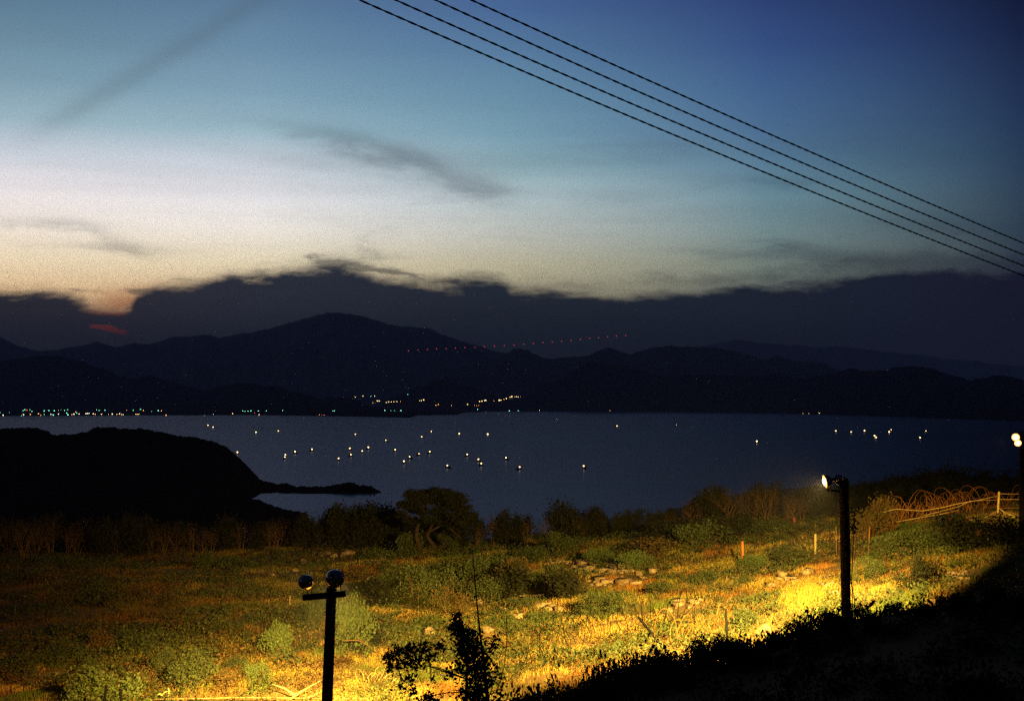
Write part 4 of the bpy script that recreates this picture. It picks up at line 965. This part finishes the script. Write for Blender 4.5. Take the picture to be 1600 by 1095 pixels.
# ------------------------------------------------------------------ black sapling close to the viewer
Y = 17.; g = on(742, Y); rng = np.random.RandomState(8)
sap = empty('sapling', g, label='black leafy sapling close to the viewer with long bare leader', cat='tree')
rel = lambda v: np.array(v - g)
P3 = lambda a, b_, d=0.: rel(at(a, b_, Y+d))
mb = MB()
mb.tube([(0, 0, -.2), P3(762, 1300), P3(762, 1095), P3(757, 1040), P3(750, 990), P3(745, 940), P3(740, 880), P3(738, 858)], [.05, .04, .028, .02, .014, .0085, .006, .004], 6)
mb.tube([(0, 0, -.2), P3(730, 1300), P3(728, 1095), P3(730, 1040), P3(722, 990), P3(718, 962)], [.05, .035, .022, .017, .01, .005], 6)
brs = []
for a, b_, c_, d_ in ((728,1060,640,1035),(728,1060,610,1030),(730,1020,655,1015),(730,1040,700,1000),(722,990,700,985),(757,1040,780,1010),(757,1060,785,1075),(730,1080,650,1095),(728,1080,690,1085),(672,1036,674,1065),(750,1000,775,1000),(718,970,735,965),(640,1035,660,1070),(762,1095,780,1050)):
    dd = rng.normal()*.2; p0 = P3(a, b_); p1 = P3(c_, d_, dd); mid = (p0+p1)/2 + np.array([0, 0, .04]); mb.tube([p0, mid, p1], [.009, .006, .003], 4); brs.append((p0, mid, p1))
mb.tube([P3(776, 1080, -.1), P3(788, 1040, -.1), P3(792, 1000, -.1), P3(791, 960, -.1), P3(780, 925, -.1)], [.006, .005, .004, .003, .002], 4)
mb.build('trunk', M_bark, sap)
P = []
for px, py, w, h_, n in ((716,965,9,6,70),(712,978,15,7,130),(725,990,20,9,240),(735,1005,22,10,280),(742,1022,22,10,280),(735,1040,24,11,300),(748,1058,24,11,300),(745,1075,26,11,300),(738,1090,30,9,280),(758,1035,12,14,110),(720,1015,14,10,110),(770,1008,8,6,34),(776,995,7,5,26),
                          (660,1012,13,6,100),(640,1016,14,6,110),(618,1020,13,7,100),(604,1030,9,6,50),(608,1043,8,5,40),(630,1036,16,7,140),(652,1034,14,7,110),(672,1026,10,8,60),(690,1008,8,6,40),(640,1058,9,5,40),(625,1072,8,4,34),(645,1076,8,4,34),(668,1092,22,5,150),(676,1060,4,9,18),(780,1062,8,10,34),(780,1090,10,8,60),(705,1050,10,9,60)):
    P.append(rel(at(px, py, Y)) + rng.normal(size=(n, 3))*np.array([w*.5, 25, h_*.5])*Y/F)
mb = MB(); mb.quads(leaves(rng, np.vstack(P), .052, .1, .6)); mb.build('crown', M_leafk, sap)

# ---- bushes on the dark bank in front
TB = prof([(780,1098),(850,1088),(900,1070),(960,1050),(1000,1030),(1050,1022),(1090,1010),(1130,1002),(1180,998),(1215,1000),(1250,983),(1300,962),(1400,950),(1500,940),(1640,930)])
rnd = random.Random(21); its = []
px = 770; NEAR_END = 1640
while px < NEAR_END: its.append((px, rnd.uniform(18.5, 22.5))); px += rnd.uniform(7, 13)
lb = ordlabels([i[0] for i in its], 'dark bush on the bank', [(770, 'the black sapling'), (1035, 'the leaning stake'), (1200, 'the pointed boulder'), (1500, 'the far lamp pole foot')])
for (p, Yb), l in zip(its, lb):
    g = on(p, Yb); top = at(p, TB(p) + rnd.uniform(-8, 14), Yb).z; h_ = max(.3, min(top-g.z, 1.8))
    put('near_lit' if p < 1130 and rnd.random() < .75 else 'near', rnd.randrange(2), g, h_, h_*.9+.15, label=l, cat='bush', group='bushes on the dark near bank')

# ------------------------------------------------------------------ fishing boats with lamps
E_warm = emat('boat_lamp_glow', (1, .62, .24), 8); E_dim = emat('boat_lamp_dim', (1, .72, .4), 5)
def boat_proto():
    root = empty('fishing_boat', (0, 0, -500)); mb = MB(); L_ = 8.; nS = 9; secs = []
    for i in range(nS):
        t_ = i/(nS-1); x = (t_-.5)*L_; w = 1.15*math.sin(math.pi*min(1, .12+t_*.95))**.6 if t_ < .98 else .05; sh = .75+.55*(t_-.4)**2*2.4
        secs.append([(x, -w, sh), (x, -w*.75, .1), (x, 0, -.25), (x, w*.75, .1), (x, w, sh)])
    V = [v for s in secs for v in s]; Q = [(i*5+j, i*5+j+1, (i+1)*5+j+1, (i+1)*5+j) for i in range(nS-1) for j in range(4)] + [(i*5+4, i*5, (i+1)*5, (i+1)*5+4) for i in range(nS-1)]
    mb.add(V, Q); mb.build('hull', M_hull, root)
    mb = MB(); mb.box((-1.6, 0, 1.5), (2.2, 1.5, 1.5)); mb.box((-1.6, 0, 2.3), (2.6, 1.8, .1)); mb.build('cabin', M_cabin, root)
    mb = MB(); mb.tube([(1., 0, .4), (1., 0, 3.0)], .06, 6); mb.build('mast', M_hull, root)
    return root
bp_ = boat_proto(); lampm = {}
def lamp_ball(r, m):
    mb = MB(); n = 8; mb.lathe([(r*math.sin(math.pi*i/n), -r*math.cos(math.pi*i/n)) for i in range(n+1)], Matrix.Identity(4), 12); me = mb.me('lamp', True); me.materials.append(m); return me
BT = [(325,664,.8),(333,667,1),(371,706,1.25),(400,675,1.1),(435,673,.85),(446,710,1.15),(445,713.5,1.0),(461,705,1.25),(487.5,701.5,1.2),
 (529,715.6,1.3),(546.6,700,1.15),(548.4,709.7,1.05),(555.3,678,1.0),(566,704,1.1),(575.6,698.4,1.3),(602.8,687.5,.85),(617.5,702,1.05),(631,720,1.3),(640,713,1.05),(654.7,708.4,.9),
 (659,682,.95),(674,673.7,.8),(671.6,705,1.1),(699,726.5,1.25),(717.5,677,1.2),(730,709.4,1.15),(747.5,717,1.25),(752,723.4,1.3),(762,678,1.4),(790.6,714.7,1.3),(812,729,1.25),
 (912,727.5,1.35),(964,665,.95),(1057,663.5,.4),(1182.5,689,1.4),(1306,672.8,1),(1330,674.5,1),(1350.8,672.6,1.15),(1366.5,680.4,1.3),(1369,683,1.2),(1389.3,674.5,1.3),(1392.4,671,.7),(1437.7,683.2,1.2),(1446.7,673,.7),(870,655,.3)]
bm_ = [(371, 'the black headland slope'), (603, 'the tip of the black spit'), (762, 'the brightest far boat'), (912, 'the lone nearest boat'), (1182.5, 'the lone boat on the open bay'), (1369, 'the close pair of lights')]
nouns = [('boat with brilliant lamp' if s >= 1.2 else 'boat with clear warm lamp' if s >= .9 else 'boat with faint distant lamp') for _, _, s in BT]
lb = ordlabels([b_[0] for b_ in BT], nouns, bm_)
over = {371: 'boat with brilliant lamp touching the black headland slope', 912: 'lone nearest boat lamp on the dark water, right of the swarm', 1182.5: 'lone boat with brilliant lamp on the open bay', 762: 'brightest of the far boats, lamp flaring wide'}
for i, (px, py, s) in enumerate(BT):
    D = (CAMZ-3.2)*F/(py-HZ); r = min(.47*s*D/1422, 2.2); hl = max(3.2, 3.0+r*.4); D = (CAMZ-hl)*F/(py-HZ)
    lp = at(px, py, D); base = Vector((lp.x, lp.y, 0)); a = (i*2.3) % 6.28
    base -= Vector((math.cos(a), math.sin(a), 0))
    o = copy_thing(bp_, base, a, 1, label=over.get(px, lb[i]), cat='fishing boat', group='fishing boats with lamps on the bay'); o.name = 'fishing_boat'
    key = round(r, 1); 
    if (key, s < .5) not in lampm: lampm[(key, s < .5)] = lamp_ball(key, E_dim if s < .5 else E_warm)
    l = bpy.data.objects.new('lamp', lampm[(key, s < .5)]); C.objects.link(l); l.parent = o; l.location = (1., 0, hl)
# an unlit boat
D = CAMZ*F/(662-HZ); o = copy_thing(bp_, Vector(((800-CX)/F*D, D, 0)), .2, 1.6, label='dark unlit boat silhouette on the bay left of centre', cat='fishing boat'); o.name = 'fishing_boat'

# ------------------------------------------------------------------ lights on the far shore
EC = {'G': emat('green_lamp', (.2, 1, .6), 6), 'W': emat('white_lamp', (1, .93, .66), 16), 'O': emat('orange_lamp', (1, .42, .1), 7), 'Y': emat('yellow_lamp', (1, .72, .25), 15), 'R': emat('red_lamp', (1, .10, .04), 5)}
CN = {'G': 'greenish', 'W': 'white', 'O': 'orange', 'Y': 'yellow', 'R': 'red'}
Z7 = [(2,169,'G',.7),(22,184,'W',1.3),(57,169,'G',.35),(131,188,'G',.6),(143,181,'W',1.1),(140,158,'G',.8),(150,152,'G',.9),(163,154,'R',1.1),(181,153,'G',.5),(183,180,'O',.9),(193,162,'G',.7),(232,176,'O',1.0),(246,185,'O',.6),(265,159,'G',.9),(265,180,'G',.6),(293,158,'G',.9),(306,179,'W',1.0),(320,183,'G',1.3),(325,158,'G',.95),(350,155,'O',.5),(351,178,'W',1.2),(365,153,'G',.35),(386,157,'G',.95),(400,172,'G',.9),(404,152,'G',.7),(407,182,'G',1.2),(431,181,'O',.7),(443,178,'W',1.2),(453,165,'O',.7),(460,172,'G',.7),(473,177,'W',1.0),(515,176,'W',1.1),(524,174,'W',1.0),(533,173,'W',1.0),(557,176,'W',1.1),(569,179,'O',.7),(577,153,'G',.7),(593,156,'G',.6),(606,179,'Y',1.1),(627,155,'G',.8),(647,179,'O',.6),(671,178,'W',1.3),(698,179,'O',.8),(714,176,'W',1.1),(726,180,'O',.8),(735,180,'Y',.8),(755,154,'O',.5),(795,155,'G',.7),(811,179,'Y',.8),(820,179,'O',.7),(828,179,'Y',.7),(838,149,'G',.8),(855,156,'O',.7),(906,161,'G',.5),(944,157,'G',1.0),(963,159,'O',.7),(990,185,'O',.9),(1220,185,'G',.3),(1273,178,'G',.4),(1385,175,'Y',.9),(1447,159,'G',.8),(1461,162,'G',.5),(1478,161,'G',.8),(1495,159,'G',.9),(1516,172,'R',.4),(1539,160,'G',.9),(1544,182,'Y',.8),(1587,159,'G',.7)]
LT = [(x/3.81, 600+y/3.81, c, s) for x, y, c, s in Z7]
Z2 = [(134,259,'G',.6),(385,262,'G',.7),(394,262,'G',.6),(318,281,'O',.4),(330,281,'R',.4),(341,281,'O',.4),(497,192,'Y',.8),(535,187,'Y',.8),(575,188,'G',.5),(594,187,'Y',.7),(545,222,'O',.5),(585,222,'O',.6),(608,212,'Y',1.4),(617,212,'Y',1.3),(652,219,'Y',.9),(664,217,'Y',.9),(677,217,'Y',.95),(690,216,'Y',.9),(705,215,'Y',.85),(723,214,'O',.5),(645,259,'G',.9),(675,260,'G',.4),(692,260,'G',.4),(725,260,'G',1.1),(759,179,'G',.7),(819,211,'Y',.8),(827,210,'Y',.9),(839,207,'Y',1.2),(900,233,'O',.6),(912,229,'O',.8),(978,235,'O',.6),(1058,229,'Y',.9),(1092,233,'O',.5),(1103,234,'O',.5),(1113,234,'O',.5),(1108,254,'G',.9),(1118,214,'Y',1.1),(1130,213,'Y',1.0),(1143,210,'Y',1.0),(1149,209,'Y',1.4),(1190,211,'O',.6),(1216,209,'Y',1.5),(1225,208,'Y',1.1),(1240,204,'O',.7),(1252,200,'Y',1.1),(1270,193,'Y',.9),(1279,190,'Y',1.5),(1295,194,'Y',1.1),(1303,192,'Y',1.4),(1311,193,'Y',1.3),(1322,193,'O',.7),(1267,262,'G',1.0),(1311,261,'G',.7),(1417,258,'Y',.6)]
LT += [(400+x/3.2, 560+y/3.2, c, s) for x, y, c, s in Z2]
LT += [(953,641.5,'O',.5),(1160.7,645.3,'W',.8),(1178.7,645.3,'W',.9),(1201,646.7,'W',.9),(1254,645.6,'O',.4),(1263.6,645.8,'Y',.5),(1279.6,645,'Y',.7)]
LT += [(1463,654.3,'Y',.8),(1467,655,'W',1.0),(1471,655.2,'Y',.8),(1505,657,'O',.4),(1511,657.2,'O',.4)]  # first three dots draw the light streak of a moving boat
lb = ordlabels([l[0] for l in LT], [f'{CN[l[2]]} far shore lamp' for l in LT],
     [(42.8, 'the red lamp in the town'), (140, 'the row of white quay lamps'), (260, 'the low orange waterfront lamp'), (363, 'the lone yellow lamp by the hill'), (592, 'the bright yellow hillside pair'), (656, 'the short yellow row'), (749, 'the yellow cluster'), (800, 'the brightest lamps'), (1180, 'the lone boat light on the bay'), (1467, 'the moving boat streak at the right')])
postm = MB(); postm.tube([(0, 0, 0), (0, 0, 1)], .012, 4); PM = postm.me('post'); PM.materials.append(M_darkst); balls = {}
for (px, py, c, s), l in zip(LT, lb):
    g, z = farhit(px, py); z = max(z, g.z+3); D = g.y
    z = CAMZ + (HZ-py)/F*D; r = .38*(s**.8)*D/1422; r = round(r, 1)
    gz_ = min(g.z, z-r)
    o = empty('shore_lamp', (g.x, g.y, gz_), label=l, cat='lamp', group='lamps of the settlements on the far shore')
    if (r, c) not in balls: balls[(r, c)] = lamp_ball(r, EC[c])
    q_ = bpy.data.objects.new('lamp_globe', balls[(r, c)]); C.objects.link(q_); q_.parent = o; q_.location = (0, 0, z-gz_)
    q_ = bpy.data.objects.new('post', PM); C.objects.link(q_); q_.parent = o; q_.scale = (20, 20, max(z-gz_, .5))
# aircraft light trail, built as a row of free-hanging red balls
E_red = emat('trail_red', (1, .07, .09), 1.4); D0 = 5200.; mr_ = lamp_ball(1.25, E_red)
RX = np.array([(342,167),(393,162),(445,159),(494,156),(546,155),(597,152),(649,150),(702,148),(755,146),(809,142),(862,139),(915,135),(967,131),(1020,127),(1072,122),(1123,119),(1174,115),(1226,110),(1276,104),(1327,99),(1375,96),(1424,91),(1472,87),(1521,83)], float)
pr_ = [at(540+x/3.478, 500+y/3.478, D0) for x, y in RX]
rl = ordlabels([540+x/3.478 for x, y in RX], 'small red aircraft trail dot', [(638, 'the low end over the mountain'), (979, 'the high end')])
for p, l in zip(pr_, rl):
    o = bpy.data.objects.new('trail_dot', mr_); C.objects.link(o); o.location = p; tag(o, l, 'light', 'red dots of an aircraft trail in a slanting row')

# ------------------------------------------------------------------ haze
mb = MB(); mb.box((0, 14000, (HTOP-6)/2), (52000, 33000, HTOP+6))
m = bpy.data.materials.new('evening_haze'); m.use_nodes = True; n = m.node_tree; n.nodes.clear()
v = n.nodes.new('ShaderNodeVolumePrincipled'); o_ = n.nodes.new('ShaderNodeOutputMaterial'); n.links.new(v.outputs[0], o_.inputs['Volume'])
v.inputs['Density'].default_value = HD; v.inputs['Color'].default_value = (.52, .57, .9, 1); v.inputs['Anisotropy'].default_value = 0
m.cycles.homogeneous_volume = True
tag(mb.build('haze', m), kind='stuff')
# remove prototypes
for pr in [p for l in protos.values() for p in l] + [bt, bp_]:
    for ch in list(pr.children): bpy.data.objects.remove(ch)
    bpy.data.objects.remove(pr)
